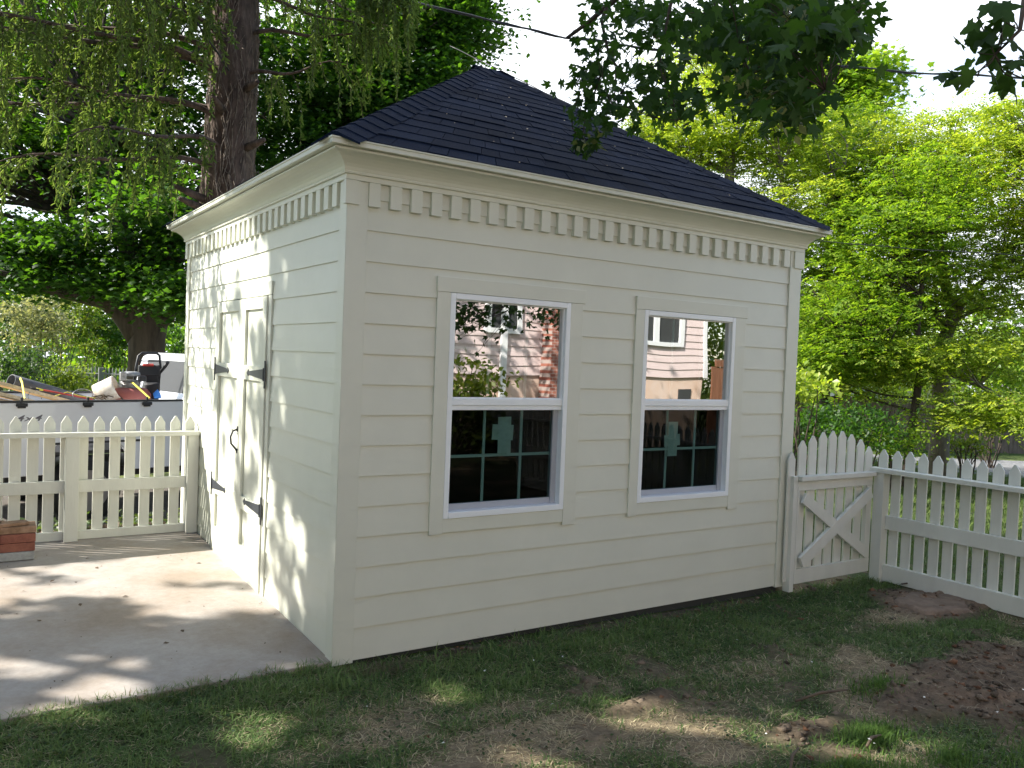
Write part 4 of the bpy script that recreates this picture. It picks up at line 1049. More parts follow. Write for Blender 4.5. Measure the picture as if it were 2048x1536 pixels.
def big_maple():
    b = np.array([1.15, 12.1, -.75]); root = empty('maple_tree', b); tag(root, 'massive dark maple with spreading limbs behind the pickup', 'tree')
    A = lambda px, py, D=15: at(px, py, D)
    mb = MB(); g0 = A(292, 860, 15); 
    mb.tube([g0, A(292, 790), A(293, 730), A(294, 680), A(296, 640), A(300, 600, 15.2), A(310, 520, 15.5), A(320, 420, 16), A(330, 250, 16.5)], [.46, .36, .31, .31, .34, .33, .30, .26, .18], 22)
    limbs = [([A(285, 668), A(262, 640), A(238, 615), A(212, 600), A(180, 597, 14.8), A(140, 588, 14.5), A(110, 582, 14), A(60, 560, 13.5), (A(0, 545, 13))], [.30, .26, .22, .17, .13, .11, .09, .07, .04]),
             ([A(240, 615), A(205, 590, 15.3), A(188, 565, 15.6), A(172, 530, 16), A(150, 470, 16), A(130, 380, 16)], [.24, .20, .17, .14, .10, .06]),
             ([A(300, 640), A(325, 625), A(345, 600), A(372, 580, 15), A(420, 545, 15)], [.30, .24, .20, .16, .12]),
             ([A(302, 600), A(330, 540), A(360, 480), A(400, 400, 15), A(450, 300, 15)], [.3, .24, .2, .15, .1]),
             ([A(296, 600), A(270, 530), A(240, 450, 15), A(215, 350, 15), A(200, 200, 15)], [.28, .2, .16, .12, .08])]
    tp = []
    for p, r in limbs: mb.tube(p, r, 12); tp += [p[i]*(1-f)+p[i+1]*f for i in range(1, len(p)-1) for f in (0, .5)]
    B = [(A(30, 250, 16), (2.6, 3.0, 1.5), 130), (A(250, 320, 16.5), (2.4, 3.0, 1.4), 130), (A(150, 500, 15.5), (1.3, 2.2, .45), 60), (A(30, 500, 14.5), (1.3, 2.0, .50), 75), (A(330, 450, 14.5), (1.5, 2.2, .95), 115), (A(60, 60, 17), (3.2, 3.0, 1.8), 130), (A(340, 120, 17), (3.2, 3, 2.0), 200), (A(250, 560, 14.6), (.8, 1.0, .35), 40),
         (A(355, 590, 14), (.7, 1.0, .45), 50), (A(-150, 300, 15), (2.5, 3, 2.5), 90), (A(200, -150, 17), (4, 4, 1.8), 120), (A(60, 560, 14), (.9, 1.2, .25), 30)]
    C = crown('crown', B, 'maple', M['maple'], root, .092, .32, 66, upb=1.3, flat=.28)
    twigs(mb, tp, C, 260, .03, .006)
    mb.build('trunk', M['barkm'], root, True)
big_maple()
def generic_tree(name, lab, base, trunk, r, blobs, shape, m, bark, size, cr=.3, per=26, nt=120, limbs=(), group=None, upb=1.3, droop=.5, tw=.02, flat=.45):
    root = empty(name, base); tag(root, lab, 'tree', group); mb = MB(); base = np.asarray(base, float)
    pts = [base]+[np.asarray(t, float) for t in trunk]; mb.tube(pts, list(np.linspace(r, r*.35, len(pts))), 10)
    tp = [pts[i]*(1-f)+pts[i+1]*f for i in range(len(pts)-1) for f in (.3, .6, .9)]
    for p, rr in limbs:
        mb.tube(p, rr, 7); p = [np.asarray(q, float) for q in p]; tp += [p[i]*(1-f)+p[i+1]*f for i in range(len(p)-1) for f in (.3, .7, 1)]
    C = crown('crown', blobs, shape, m, root, size, cr, per, upb, droop, flat=flat)
    twigs(mb, tp, C, nt, tw)
    mb.build('trunk', bark, root, True)
    return root
def gnd(p, dz=-.05): p = np.array(p, float); p[2] = float(gh(p[0], p[1]))+dz; return p
# maple behind the roof
A = at
generic_tree('maple_tree', 'leafy dark green maple rising behind the left slope of the shed roof', gnd(A(640, 700, 19)), [A(640, 500, 19), A(620, 300, 19), A(640, 60, 19)], .32,
    [(A(620, 200, 18.5), (2.3, 2.4, 2.0), 210), (A(780, 120, 18), (2.0, 2.0, 2.2), 220), (A(890, 60, 18), (1.0, 1.6, 1.3), 90), (A(560, 380, 18), (1.6, 2, 1.6), 120), (A(760, 260, 18), (1.8, 2, 1.1), 130), (A(700, -60, 19), (3, 3, 1.6), 150), (A(880, 190, 17.5), (.7, 1.2, .6), 50), (A(930, 30, 18), (.55, .8, .7), 36)],
    'maple', M['maple'], M['barkm'], .10, .32, 62, 160, group=None)
# ash trees on the right
ASH = 'bright green ash trees beyond the right fence'
def ash(lab, base, trunk, r, blobs, limbs=(), m='ash', size=.165, nt=170, cr=.30, per=25):
    return generic_tree('ash_tree', lab, base, trunk, r, blobs, 'compound', M[m], M['bark_pale'] if m == 'ash' else M['barkm'], size, cr, per, nt, limbs, ASH, upb=1.8, droop=.35, tw=.028, flat=.20)
ash('ash tree with a thick dark trunk standing just beyond the right fence', gnd(A(1878, 900, 16.5)), [A(1880, 860, 16.5), A(1882, 760, 16.5), A(1888, 680, 16.5), A(1905, 640, 16.5), A(1890, 560, 16.5), A(1870, 430, 16.5)], .20,
    [(A(1900, 420, 16.5), (1.6, 1.8, 1.2), 150), (A(1800, 560, 16), (1.5, 1.6, .9), 120), (A(2000, 600, 16), (1.4, 1.6, 1.1), 120), (A(1960, 300, 17), (1.3, 1.6, .9), 95), (A(1800, 300, 17), (1.3, 1.6, .7), 90), (A(1900, 710, 15), (1.7, 1.2, .45), 85), (A(1990, 830, 14), (1.0, 1, .40), 70), (A(1740, 740, 15.5), (1.0, 1.2, .5), 60), (A(2080, 420, 16), (1, 1.6, 1.5), 80)],
    limbs=[([A(1898, 650, 16.5), A(1850, 610, 16.3), A(1790, 560, 16)], [.08, .05, .02]), ([A(1905, 640, 16.5), A(1925, 600, 16.5), A(1990, 540, 16)], [.12, .08, .03]), ([A(1884, 740, 16.5), A(1960, 770, 15), A(2050, 830, 14)], [.07, .05, .02]), ([A(1882, 745, 16.5), A(1800, 755, 16), A(1720, 750, 15.5)], [.05, .04, .015])])
ash('slim ash with a leaning dark trunk between the gate and the thick-trunked ash', gnd(A(1812, 905, 15)), [A(1825, 850, 15), A(1838, 760, 15), A(1835, 640, 15), A(1845, 560, 15), A(1850, 470, 15)], .085,
    [(A(1780, 480, 15), (1.2, 1.3, .9), 100), (A(1700, 620, 15), (1.0, 1.2, .8), 90), (A(1850, 380, 15), (1.0, 1.2, .8), 70), (A(1650, 700, 15), (.7, 1, .6), 55)],
    limbs=[([A(1838, 700, 15), A(1790, 700, 15), A(1740, 690, 15)], [.04, .03, .012])], m='ashd')
ash('ash tree with pale forked branches showing above the right slope of the roof', gnd(A(1470, 720, 17)), [A(1470, 560, 17), A(1460, 400, 17), A(1458, 335, 17), A(1436, 285, 17), A(1410, 230, 17)], .16,
    [(A(1450, 230, 17), (1.6, 1.6, 1.1), 150), (A(1350, 300, 17), (1.1, 1.4, .7), 85), (A(1560, 300, 17), (1.3, 1.5, .9), 110), (A(1430, 120, 17.5), (1.1, 1.5, .8), 75), (A(1570, 420, 16.5), (1.3, 1.4, .8), 95), (A(1300, 260, 17), (.4, .8, .35), 22), (A(1520, 150, 18), (1.0, 1.3, .8), 70)],
    limbs=[([A(1458, 345, 17), A(1400, 320, 17), A(1330, 280, 16.8), A(1265, 245, 16.6)], [.07, .05, .035, .015]), ([A(1465, 420, 17), A(1420, 360, 17), A(1380, 340, 17)], [.05, .03, .015]), ([A(1460, 360, 17), A(1470, 270, 17), A(1470, 200, 17)], [.06, .04, .02]), ([A(1562, 460, 16.5), A(1563, 360, 16.5), A(1568, 340, 16.5)], [.05, .04, .02]), ([A(1562, 400, 16.5), A(1610, 370, 16.5), A(1690, 330, 16)], [.04, .03, .012])])
ash('ash tree whose deep green foliage fills the space beside the shed corner', gnd(A(1650, 880, 18)), [A(1652, 700, 18), A(1656, 560, 18), A(1660, 400, 18)], .12,
    [(A(1680, 430, 18), (1.3, 1.5, 1.2), 130), (A(1640, 560, 17.5), (1.0, 1.5, 1.1), 110), (A(1720, 640, 17), (1.3, 1.3, .9), 110), (A(1640, 690, 16.5), (.7, 1, .8), 70), (A(1780, 370, 18), (1.0, 1.4, .9), 80), (A(1700, 270, 18.5), (1.0, 1.3, .7), 60)], m='ashd')
ash('pale thin-leaved ash at the right edge reaching into the white sky', gnd(A(2120, 880, 15)), [A(2110, 600, 15), A(2090, 400, 15), A(2060, 260, 15)], .12,
    [(A(2030, 270, 15), (.45, .8, .55), 26), (A(2080, 330, 15), (.8, 1, .8), 50), (A(2010, 215, 15), (.25, .5, .2), 10), (A(2050, 500, 15.5), (.9, 1, 1.0), 60)])
generic_tree('maple_tree', 'taller dark maple in the distance above the ash trees', gnd(A(1690, 760, 30)), [A(1690, 500, 30), A(1690, 300, 30), A(1690, 150, 30)], .3,
    [(A(1680, 210, 30), (1.7, 2, 1.9), 150), (A(1720, 160, 30), (1.2, 1.6, 1.2), 80), (A(1640, 300, 30), (1.8, 2, 1.4), 90), (A(1650, 130, 30), (.9, 1.5, .8), 40)], 'maple', M['ashd'], M['barkm'], .2, .38, 22, 60)
# bushes
def bush(lab, c, r, n, m, size=.07, per=30, shape='oval', group=None, cr=.16):
    c = np.array(c); g = float(gh(c[0], c[1])); root = empty('bush', (c[0], c[1], g)); tag(root, lab, 'bush', group)
    C = crown('foliage', [(c, r, n)], shape, M[m], root, size, cr, per, upb=.8)
    mb = MB(); 
    for k in range(14):
        q = C[random.randrange(len(C))]; mb.tube(curve((c[0]+random.uniform(-.1, .1), c[1]+random.uniform(-.1, .1), g-.05), q, .08, 5), [.02, .016, .012, .009, .005], 5, cap=False)
    mb.build('stem', M['barkm'], root)
bush('yellow-green sunlit bush in front of the grey iron fence', A(138, 762, 20), (.50, .6, .42), 50, 'bushy', .09)
bush('tall sunlit lime-green shrub under the big maple limb', A(185, 640, 29), (1.6, 1.2, 1.3), 120, 'bushy', .12)
bush('pale silvery green shrub at the left beneath the maple', A(75, 650, 23), (1.0, 1.2, .9), 110, 'bushp', .10)
bush('dark rounded bush at the far left behind the lumber', A(30, 735, 19), (.9, .9, .6), 80, 'bushd', .08)
bush('mid green shrub right of the big maple trunk', A(345, 680, 27), (1.2, 1, 1.2), 70, 'maple', .12)
bush('green shrub showing just left of the big maple trunk', A(245, 670, 28), (1.3, .9, 1.1), 90, 'maple', .12)
bush('tall lime shrub behind the left edge under the branches', A(120, 600, 27), (1.6, 1.4, 1.3), 110, 'bushy', .14)
bush('distant dark shrub at the left edge by the white sky gap', A(-10, 640, 26), (1.6, 1.4, 1.3), 100, 'bushd', .14)
bush('sprawling green bush right behind the arched gate', A(1700, 850, 14), (.8, .9, .42), 70, 'maple', .075, 34)
bush('tall dark green bush between the shed corner and the brown fence', A(1600, 870, 15), (.5, .7, .42), 50, 'maple', .075)
bush('low leafy bush at the foot of the slim leaning ash', A(1790, 880, 14.5), (.55, .6, .40), 50, 'ashd', .065)
bush('small leafy shrub beside the thick ash trunk', A(1935, 885, 17), (.35, .4, .2), 20, 'bushy', .08)
bush('bright leafy spray low behind the shed corner', A(1595, 770, 12), (.22, .4, .30), 20, 'ash', .10)
bush('pale green round tree far behind the slim leaning ash', A(1770, 690, 27), (2.2, 2, 1.7), 150, 'ash', .17, 34, 'compound', cr=.34)
bush('broad green shrub mass behind the thick ash trunk', A(1990, 730, 22), (2.2, 1.6, .8), 130, 'ashd', .14, 34, cr=.26)
bush('hazy green tree between the shed corner and the slim ash', A(1640, 720, 26), (1.5, 2, 1.6), 110, 'ashd', .16, 34, cr=.3)
# distant hedge rows and woods: one mass each side
def woods():
    P = []
    for i in range(900):
        t = random.random(); ang = R(-12+92*t); d = random.uniform(42, 60); p = CAM+np.array([math.sin(ang)*d, math.cos(ang)*d, 0]); h = 3.5+4.5*vnoise(t*14, 2.0)
        P.append([p[0], p[1], -1+h*random.random()])
    P = np.array(P); o = (P[:, None]+RNG.normal(size=(len(P), 46, 3))*np.array([1.1, 1.1, .7])).reshape(-1, 3); n = len(o)
    q = leaves('distant_woods', o, .32+.25*RNG.random(n), rnd_dir(n)+np.array([0, 0, 1.]), rnd_dir(n), 'oval', M['ashd']); tag(q, kind='stuff')
woods()

# overhanging maple: limbs over the yard from a trunk behind the camera
def near_maple():
    b = np.array([1.9, -7.2, -.05]); root = empty('maple_tree', b); tag(root, 'overhanging maple whose big dark leaves droop in at the upper right', 'tree')
    mb = MB(); trunk = [b, b+np.array([0, 0, 1.5]), b+np.array([-.1, .2, 3.2]), b+np.array([-.2, .6, 4.6]), b+np.array([-.2, .9, 6])]
    mb.tube(trunk, [.34, .27, .24, .17, .08], 16)
    L1 = [trunk[2], np.array([1.9, -5.6, 4.2]), A(1760, -330, 3.0), A(1640, -120, 3.3), A(1560, 10, 3.7), A(1500, 60, 4.0)]
    L2 = [A(1640, -120, 3.3), A(1450, -90, 4.0), A(1290, -50, 4.6), A(1215, 12, 4.9), A(1176, 45, 5.0), A(1134, 76, 5.1)]
    L3 = [A(1215, 12, 4.9), A(1203, 40, 4.9), A(1210, 75, 4.9), A(1218, 110, 4.9), A(1198, 160, 4.9), A(1170, 240, 4.9), A(1163, 285, 4.9)]
    L4 = [A(1218, 110, 4.9), A(1240, 140, 4.9), A(1245, 170, 4.9), A(1225, 210, 4.8)]
    L5 = [A(1360, -60, 4.3), A(1340, 15, 4.3), A(1325, 90, 4.3), A(1318, 130, 4.3), A(1335, 180, 4.3), A(1350, 240, 4.2)]
    L6 = [A(1400, -80, 4.0), A(1440, 30, 3.8), A(1475, 85, 3.6), A(1500, 150, 3.5), A(1510, 215, 3.4)]
    L7 = [A(1560, 10, 3.7), A(1600, 60, 3.4), A(1640, 100, 3.2), A(1650, 180, 3.2)]
    L8 = [trunk[2], np.array([2.2, -5.6, 3.6]), np.array([2.5, -4.0, 3.0]), np.array([2.7, -3.1, 2.35]), np.array([2.8, -2.6, 2.15])]
    L9 = [np.array([2.2, -5.6, 3.6]), A(2250, -260, 2.4), A(2130, -80, 2.0), A(2050, -10, 1.75), A(2040, 60, 1.72), A(1990, 110, 1.72)]
    for P, r in ((L1, [.11, .08, .045, .03, .02, .012]), (L2, [.028, .024, .020, .017, .013, .010]), (L3, [.013, .010, .009, .008, .006, .004, .003]), (L4, [.006, .004, .003, .002]), (L5, [.014, .009, .007, .006, .004, .003]), (L6, [.014, .01, .007, .005, .003]), (L7, [.01, .007, .005, .003]), (L8, [.09, .06, .04, .025, .015]), (L9, [.05, .03, .012, .006, .004, .002])): mb.tube(P, r, 8)
    pos = []; 
    def cl(px, py, D, sx, sy, sd, n):
        for _ in range(int(n*2.6)):
            a = random.gauss(0, 1); bb = random.gauss(0, 1); pos.append(A(px+sx*a, py+sy*bb, D+random.gauss(0, sd)))
    cl(1250, 15, 4.7, 45, 20, .2, 26); cl(1200, 90, 4.9, 24, 30, .15, 26); cl(1180, 150, 4.9, 26, 30, .15, 34); cl(1215, 215, 4.8, 38, 28, .2, 50); cl(1175, 283, 4.85, 16, 10, .06, 12)
    cl(1300, 130, 4.4, 42, 48, .25, 66); cl(1330, 40, 4.4, 45, 28, .3, 55); cl(1350, 205, 4.1, 28, 26, .2, 34); cl(1420, 60, 3.9, 50, 45, .3, 60)
    cl(1500, 30, 3.7, 60, 40, .3, 75); cl(1560, 100, 3.5, 55, 50, .3, 85); cl(1540, 180, 3.4, 55, 32, .3, 55); cl(1600, 20, 3.3, 60, 35, .3, 75); cl(1660, 60, 3.2, 42, 38, .2, 46); cl(1600, 215, 3.2, 26, 26, .15, 22); cl(1700, 55, 3.1, 24, 22, .15, 12)
    for q in ((1735, 40, 3.1), (1725, 22, 3.1), (1745, 58, 3.1)): pos.append(A(*q))
    pos = np.array(pos); n = len(pos)
    # near leaves at the far upper right corner
    p2 = [A(*q, 1.74) for q in ((1990, 10), (2030, 30), (1960, 50), (2010, 70), (1935, 55), (1990, 100), (2040, 95), (1900, 130), (1925, 145), (1972, 150), (2015, 130), (2060, 60), (2050, 140), (1950, 85), (2025, 170), (2000, 45), (2035, 120), (1975, 75))]
    p2 = np.array(p2); p2 = np.concatenate([p2+RNG.normal(size=(len(p2), 3))*.018 for _ in range(2)])
    # the ones hanging to the right of the viewpoint, mirrored by the panes
    p3 = np.array([2.35, -2.75, 1.98])+RNG.normal(size=(230, 3))*np.array([.20, .22, .13]); p3b = np.array([3.15, -2.6, 2.08])+RNG.normal(size=(170, 3))*np.array([.22, .25, .10])
    p4 = np.array([2.3, -5.6, 5.0])+RNG.normal(size=(1500, 3))*np.array([1.5, 1.3, .9]); p4 = p4[p4[:, 2] > 3.4]
    offr = lambda P: P[np.arctan2(P[:, 0]-CAM[0], P[:, 1]-CAM[1]) > 1.19]
    p3 = offr(p3); p3b = offr(p3b)
    allp = np.concatenate([pos, p3, p3b]); n = len(allp)
    up = rnd_dir(n)+np.array([0, 0, .7]); tip = rnd_dir(n)*.8+np.array([0, 0, -.9])
    leaves('crown', allp, .046+.034*RNG.random(n), up, tip, 'maple2', M['maple_near'], root)
    k4 = len(p4); leaves('upper_crown', p4, .12+.04*RNG.random(k4), rnd_dir(k4)+np.array([0, 0, 1.]), rnd_dir(k4), 'maple', M['maple_near'], root)
    n = len(p2); leaves('leaves', p2, .040+.025*RNG.random(n), rnd_dir(n)*.8+np.array([-.4, -.6, .1]), rnd_dir(n)*.7+np.array([0, 0, -.8]), 'maple2', M['maple_near'], root)
    # seed bunches
    s = [];
    for (px, py, D, k) in ((1520, 190, 3.35, 36), (1585, 240, 3.2, 18), (1490, 165, 3.4, 20), (1590, 20, 3.2, 24), (1640, 45, 3.2, 20), (1180, 280, 4.8, 16)):
        for _ in range(k): s.append(A(px+random.gauss(0, 16), py+random.gauss(0, 13), D+random.gauss(0, .06)))
    s = np.array(s); n = len(s); leaves('seeds', s, .035+.02*RNG.random(n), rnd_dir(n), rnd_dir(n)+np.array([0, 0, -.8]), 'oval', M['samara'], root)
    twigs(mb, L1[2:]+L2+L3+L4+L5+L6+L7, pos, 130, .006, .0015)
    twigs(mb, L9[2:], p2, 12, .004, .0015); twigs(mb, L8[2:], p3, 30, .006, .0015)
    mb.build('trunk', M['barkm'], root, True)
near_maple()

# shade tree to the left of the patio (casts the dappled shade)
SU = np.array([-.855*math.cos(R(37)), .52*math.cos(R(37)), math.sin(R(37))])
def shade_tree():
    b = np.array([-7.2, 4.6, -.3]); root = empty('maple_tree', b); tag(root, 'spreading maple left of the patio that shades the lawn', 'tree')
    mb = MB(); tp = [b, b+np.array([0, 0, 2.5]), b+np.array([.1, -.1, 5]), b+np.array([.3, -.2, 8]), b+np.array([.3, -.2, 11])]
    mb.tube(tp, [.42, .33, .26, .18, .08], 16)
    def keep(P):  # crown shaped for light: leaves culled along sun rays where sun patches should fall
        u = P[:, 0]*.52+P[:, 1]*.855; s = P[:, 0]*.855-P[:, 1]*.52; v = P[:, 2]*math.cos(R(37))+s*math.sin(R(37))
        n = fbm(u*3.7+40, v*3.7+7, 3); n2 = fbm(u*5.2+3, v*5.2+71, 2)
        lit = np.zeros(len(P))
        lit = np.maximum(lit, sm(.85, 1.15, u)*sm(1.55, 1.25, v)*np.where(n > .42, 1.0, .10))
        lit = np.maximum(lit, sm(-.15, .05, u)*sm(1.4, 1.2, v)*sm(-.3, -.1, v)*np.where(n2 > .56, 1.0, .0))
        lit = np.maximum(lit, sm(-1.0, -.7, u)*sm(.0, -.2, v)*np.where(n > .44, 1.0, .12))
        for (gu, gv, gr) in ((-.63, 1.28, .15), (-.42, .86, .13), (-.66, 1.48, .12), (-.52, 1.05, .10), (-.9, .55, .11), (-.3, .35, .10), (-.75, -.1, .14), (1.3, 2.55, .10), (.45, 2.15, .08), (1.9, 2.75, .08)):
            lit = np.maximum(lit, (np.hypot(u-gu, (v-gv)*1.3) < gr*1.7)*1.0)
        lit = np.maximum(lit, sm(1.7, 1.95, u)*sm(.0, -.35, v)*.97)
        lit = np.maximum(lit, sm(1.35, 1.6, u)*sm(1.5, 1.2, v)*(n > .38)*.98)
        lit = np.maximum(lit, sm(2.5, 2.75, u)*sm(1.2, 2.2, v))
        lit = np.maximum(lit, sm(3.0, 3.3, u))
        return RNG.random(len(P)) > lit*.985
    B = [((-6.6, 3.9, 8.2), (4.2, 4.2, 3.9), 520), ((-5.2, 3.4, 10.2), (3.0, 3.2, 2.4), 380), ((-5.6, 4.8, 10.6), (2.4, 2.4, 1.8), 260), ((-7.0, 2.4, 6.0), (3.2, 2.6, 2.2), 240), ((-5.6, 5.6, 9.2), (2.6, 2.2, 2.2), 160), ((-4.6, 1.6, 6.8), (2.0, 2.0, 1.8), 160)]
    C = crown('crown', B, 'maple', M['maple'], root, .15, .32, 26, upb=1.4, keep=keep)
    C = C[keep(C)]
    twigs(mb, [tp[i]*(1-f)+tp[i+1]*f for i in range(1, 4) for f in (0, .3, .6)], C, 130, .03, .006)
    mb.build('trunk', M['barkm'], root, True)
shade_tree()

generic_tree('maple_tree', 'added unseen maple left of the viewpoint that blocks skylight from the shed', (-7.8, -3.6, -.05), [(-7.8, -3.6, 2), (-7.7, -3.5, 4), (-7.6, -3.5, 7)], .3, [((-7.2, -3.4, 4.6), (2.6, 2.4, 3.6), 260), ((-8.5, -1.8, 3.2), (1.6, 1.4, 2.4), 90)], 'maple', M['maple'], M['barkm'], .16, .34, 26, 60)  # unseen tree added to block skylight on the shed's left wall
def hedge():  # unseen hedge, added to block the low sky left of the shed
    root = empty('hedge', (-9.6, 1.5, 0)); tag(root, 'added unseen green hedge on the left that blocks skylight from the shed wall', 'hedge')
    crown('foliage', [((-9.6, y, 2.1), (.8, 1.0, 2.2), 110) for y in np.arange(-8, 10, 1.2)], 'oval', M['maple'], root, .16, .26, 30, upb=.6)
    mb = MB(); [mb.tube([(-9.6, y, -.05), (-9.6+random.uniform(-.1, .1), y, 3.2)], [.05, .012], 6) for y in np.arange(-8, 10, .8)]; mb.build('stems', M['barkm'], root)
hedge()
# ================================================================== HOUSE ACROSS THE YARD (mirrored in the panes)
def house():
    y0 = -8.5; root = empty('house', (3, y0-3, 0)); tag(root, 'pink clapboard house across the yard seen mirrored in the shed windows', 'house')
    sd = MB()
    for i in range(34):
        z = 1.30+i*.16
        sd.prism([(-9, y0, z), (-9, y0+.022, z), (-9, y0+.004, z+.16), (-9, y0, z+.16)], (20.5, 0, 0))
    sd.build('siding', M['pink'], root)
    MB().box((-9, y0-6, 1.3), (11.5, y0-.01, 6.6)).build('wall', M['pink'], root)
    MB().box((-9, y0-6, -.1), (11.42, y0-.02, 1.30)).build('foundation', M['peach'], root)
    MB().box((11.40, y0-.01, 1.28), (11.52, y0+.03, 6.6)).build('corner_board', M['vinyl'], root)
    MB().prism([(-9.6, y0+.6, 6.4), (-9.6, y0-7, 6.4), (-9.6, y0-3, 9.2)], (21.6, 0, 0)).build('roof', M['roofgrey'], root)
    def win(x0, x1, z0, z1):
        f = MB(); 
        f.box((x0, y0+.02, z0), (x0+.09, y0+.08, z1)); f.box((x1-.09, y0+.02, z0), (x1, y0+.08, z1)); f.box((x0+.09, y0+.02, z0), (x1-.09, y0+.08, z0+.09)); f.box((x0+.09, y0+.02, z1-.09), (x1-.09, y0+.08, z1))
        f.box(((x0+x1)/2-.07, y0+.021, z0+.09), ((x0+x1)/2+.07, y0+.075, z1-.09)); f.box((x0+.09, y0+.022, (z0+z1)/2-.025), (x1-.09, y0+.07, (z0+z1)/2+.025))
        fo = f.build('window', M['vinyl'], root); MB().box((x0+.09, y0+.023, z0+.09), (x1-.09, y0+.03, z1-.09)).build('pane', M['dark'], fo)
    win(9.4, 10.78, 1.97, 3.4); win(6.0, 6.75, 2.0, 3.4)
    MB().box((7.28, y0+.0, -.1), (7.64, y0+.32, 8.4)).build('chimney', M['chimney'], root)
    MB().box((10.85, y0-.018, .85), (11.15, y0+.01, 1.08)).build('vent', M['dark'], root)
    MB().box((6.30, y0+.03, .9), (6.42, y0+.09, 6.4)).build('downspout', M['vinyl'], root)
    # steps and handrail
    st = MB(); [st.box((5.9, y0+.05, -.1+.0), (6.9, y0+.05+.28*(4-k), .18*(k+1))) for k in range(4)]; st.build('steps', M['block'], root)
house()
r = empty('wooden_fence', (14, -8.3, 0)); tag(r, 'reddish brown board fence beyond the pink house, seen mirrored in the second window', 'fence')
mb = MB(); [mb.box((11.46+.15*i, -8.30, -.1), (11.46+.15*i+.14, -8.27, 1.55)) for i in range(60)]; mb.build('board_panel', M['redwood'], r)
MB().box((11.6, -8.31, 1.56), (20.6, -8.25, 1.74)).build('rail', M['redwood'], r)
bush('leafy shrub against the pink house, mirrored in the first window', (5.0, -7.6, .85), (.95, .6, .85), 80, 'bushy', .10)
bush('tall green shrub past the brown fence, mirrored in the second window', (15, -12, 2.3), (3, 2, 2.6), 190, 'bushy', .16, cr=.4)
bush('small shrub at the foot of the brick chimney', (7.4, -7.7, .3), (.4, .3, .35), 24, 'bushy', .08)

# ================================================================== BACKGROUND STRUCTURES
def iron_fence():
    a = gnd(A(120, 800, 25)); b = gnd(A(300, 800, 25)); root = empty('iron_fence', a); tag(root, 'grey iron railing fence beyond the pickup, left of the big trunk', 'fence')
    mb = MB(); n = 26; top = float(A(200, 742, 25)[2])
    for i in range(n+1):
        p = a+(b-a)*i/n; w = .035; mb.tube([(p[0], p[1], p[2]), (p[0], p[1], top+.04), (p[0], p[1], top+.12)], [.022, .022, .004], 5)
    mb.build('bars', M['ironfence'], root)
    for z in (top-.08, top-.9):
        MB().tube([(a[0], a[1], z), (b[0], b[1], z)], .028, 5).build('rail', M['ironfence'], root)
    for t in (.1, .45, .98):
        p = a+(b-a)*t; MB().box((p[0]-.07, p[1]-.07, p[2]), (p[0]+.07, p[1]+.07, top+.1)).build('post', M['ironfence'], root)
iron_fence()
def wood_fence():
    a = gnd(A(1500, 850, 27)); b = gnd(A(2200, 880, 27)); root = empty('board_fence', a); tag(root, 'weathered brown board fence far behind the ash trees', 'fence')
    d = (b-a); L = np.linalg.norm(d[:2]); e = d/L; nrm = np.array([-e[1], e[0], 0]); mb = MB(); n = int(L/.15); 
    for i in range(n):
        p = a+e*(i+.5)*.15; h = 1.62+random.uniform(-.015, .015); mb.obox((p[0], p[1], p[2]+h/2), tuple(e*.071*np.array([1, 1, 0])), tuple(nrm*.01), (0, 0, h/2))
    mb.build('board_panel', M['woodfence'], root)
    for z in (.4, 1.3):
        c = (a+b)/2; MB().obox((c[0]+nrm[0]*.03, c[1]+nrm[1]*.03, c[2]+z), tuple(e*L/2), tuple(nrm*.018), (0, 0, .045)).build('rail', M['woodfence'], root)
wood_fence()
def far_house(lab, c, w, d, h, m, rz, rh=1.4):
    g = gnd(c, -.1); root = empty('house', g, rz); tag(root, lab, 'house', None)
    MB().box((-w/2, -d/2, 0), (w/2, d/2, h)).build('wall', M[m], root, local=True)
    MB().prism([(-w/2-.3, -d/2-.3, h+.003), (-w/2-.3, d/2+.3, h+.003), (-w/2-.3, 0, h+rh)], (w+.6, 0, 0)).build('roof', M['roofgrey'], root, local=True)
    for k in (-.3, .3):
        f = MB().box((w*k-.5, -d/2-.04, h*.35), (w*k+.5, -d/2-.002, h*.75)).build('window', M['vinyl'], root, local=True)
        MB().box((w*k-.42, -d/2-.05, h*.39), (w*k+.42, -d/2-.041, h*.71)).build('pane', M['dark'], f, local=True)
far_house('pale pink house half hidden behind the thick-trunked ash', A(1800, 760, 46), 5, 4, 2.2, 'pink', -YAW)
far_house('white outbuilding glimpsed through leaves near the shed corner', A(1640, 760, 38), 4, 4, 2.4, 'pale_house', -YAW)
far_house('brick-red cottage glimpsed at the right edge through the ash leaves', A(2075, 790, 46), 3.5, 4, 1.8, 'brick', -YAW)
def gravel():
    c = A(1960, 895, 21); g = float(gh(c[0], c[1])); f2 = np.array([sy_, cy_]); r2 = np.array([cy_, -sy_]); n1, n2 = 26, 10; vs = []; 
    for i in range(n1):
        for j in range(n2):
            q = c[:2]+r2*(-3+9*i/(n1-1))+f2*(-2.2+5.5*j/(n2-1))+RNG.normal(size=2)*(.12 if i in (0, n1-1) or j in (0, n2-1) else 0); vs.append((q[0], q[1], float(gh(q[0], q[1]))+.03))
    i = np.arange(n1-1)[:, None]*n2+np.arange(n2-1)[None]; f = np.stack([i, i+n2, i+n2+1, i+1], -1).ravel()
    o = npmesh('gravel_drive', np.array(vs), f, 4, M['gravel']); tag(o, kind='structure')
gravel()
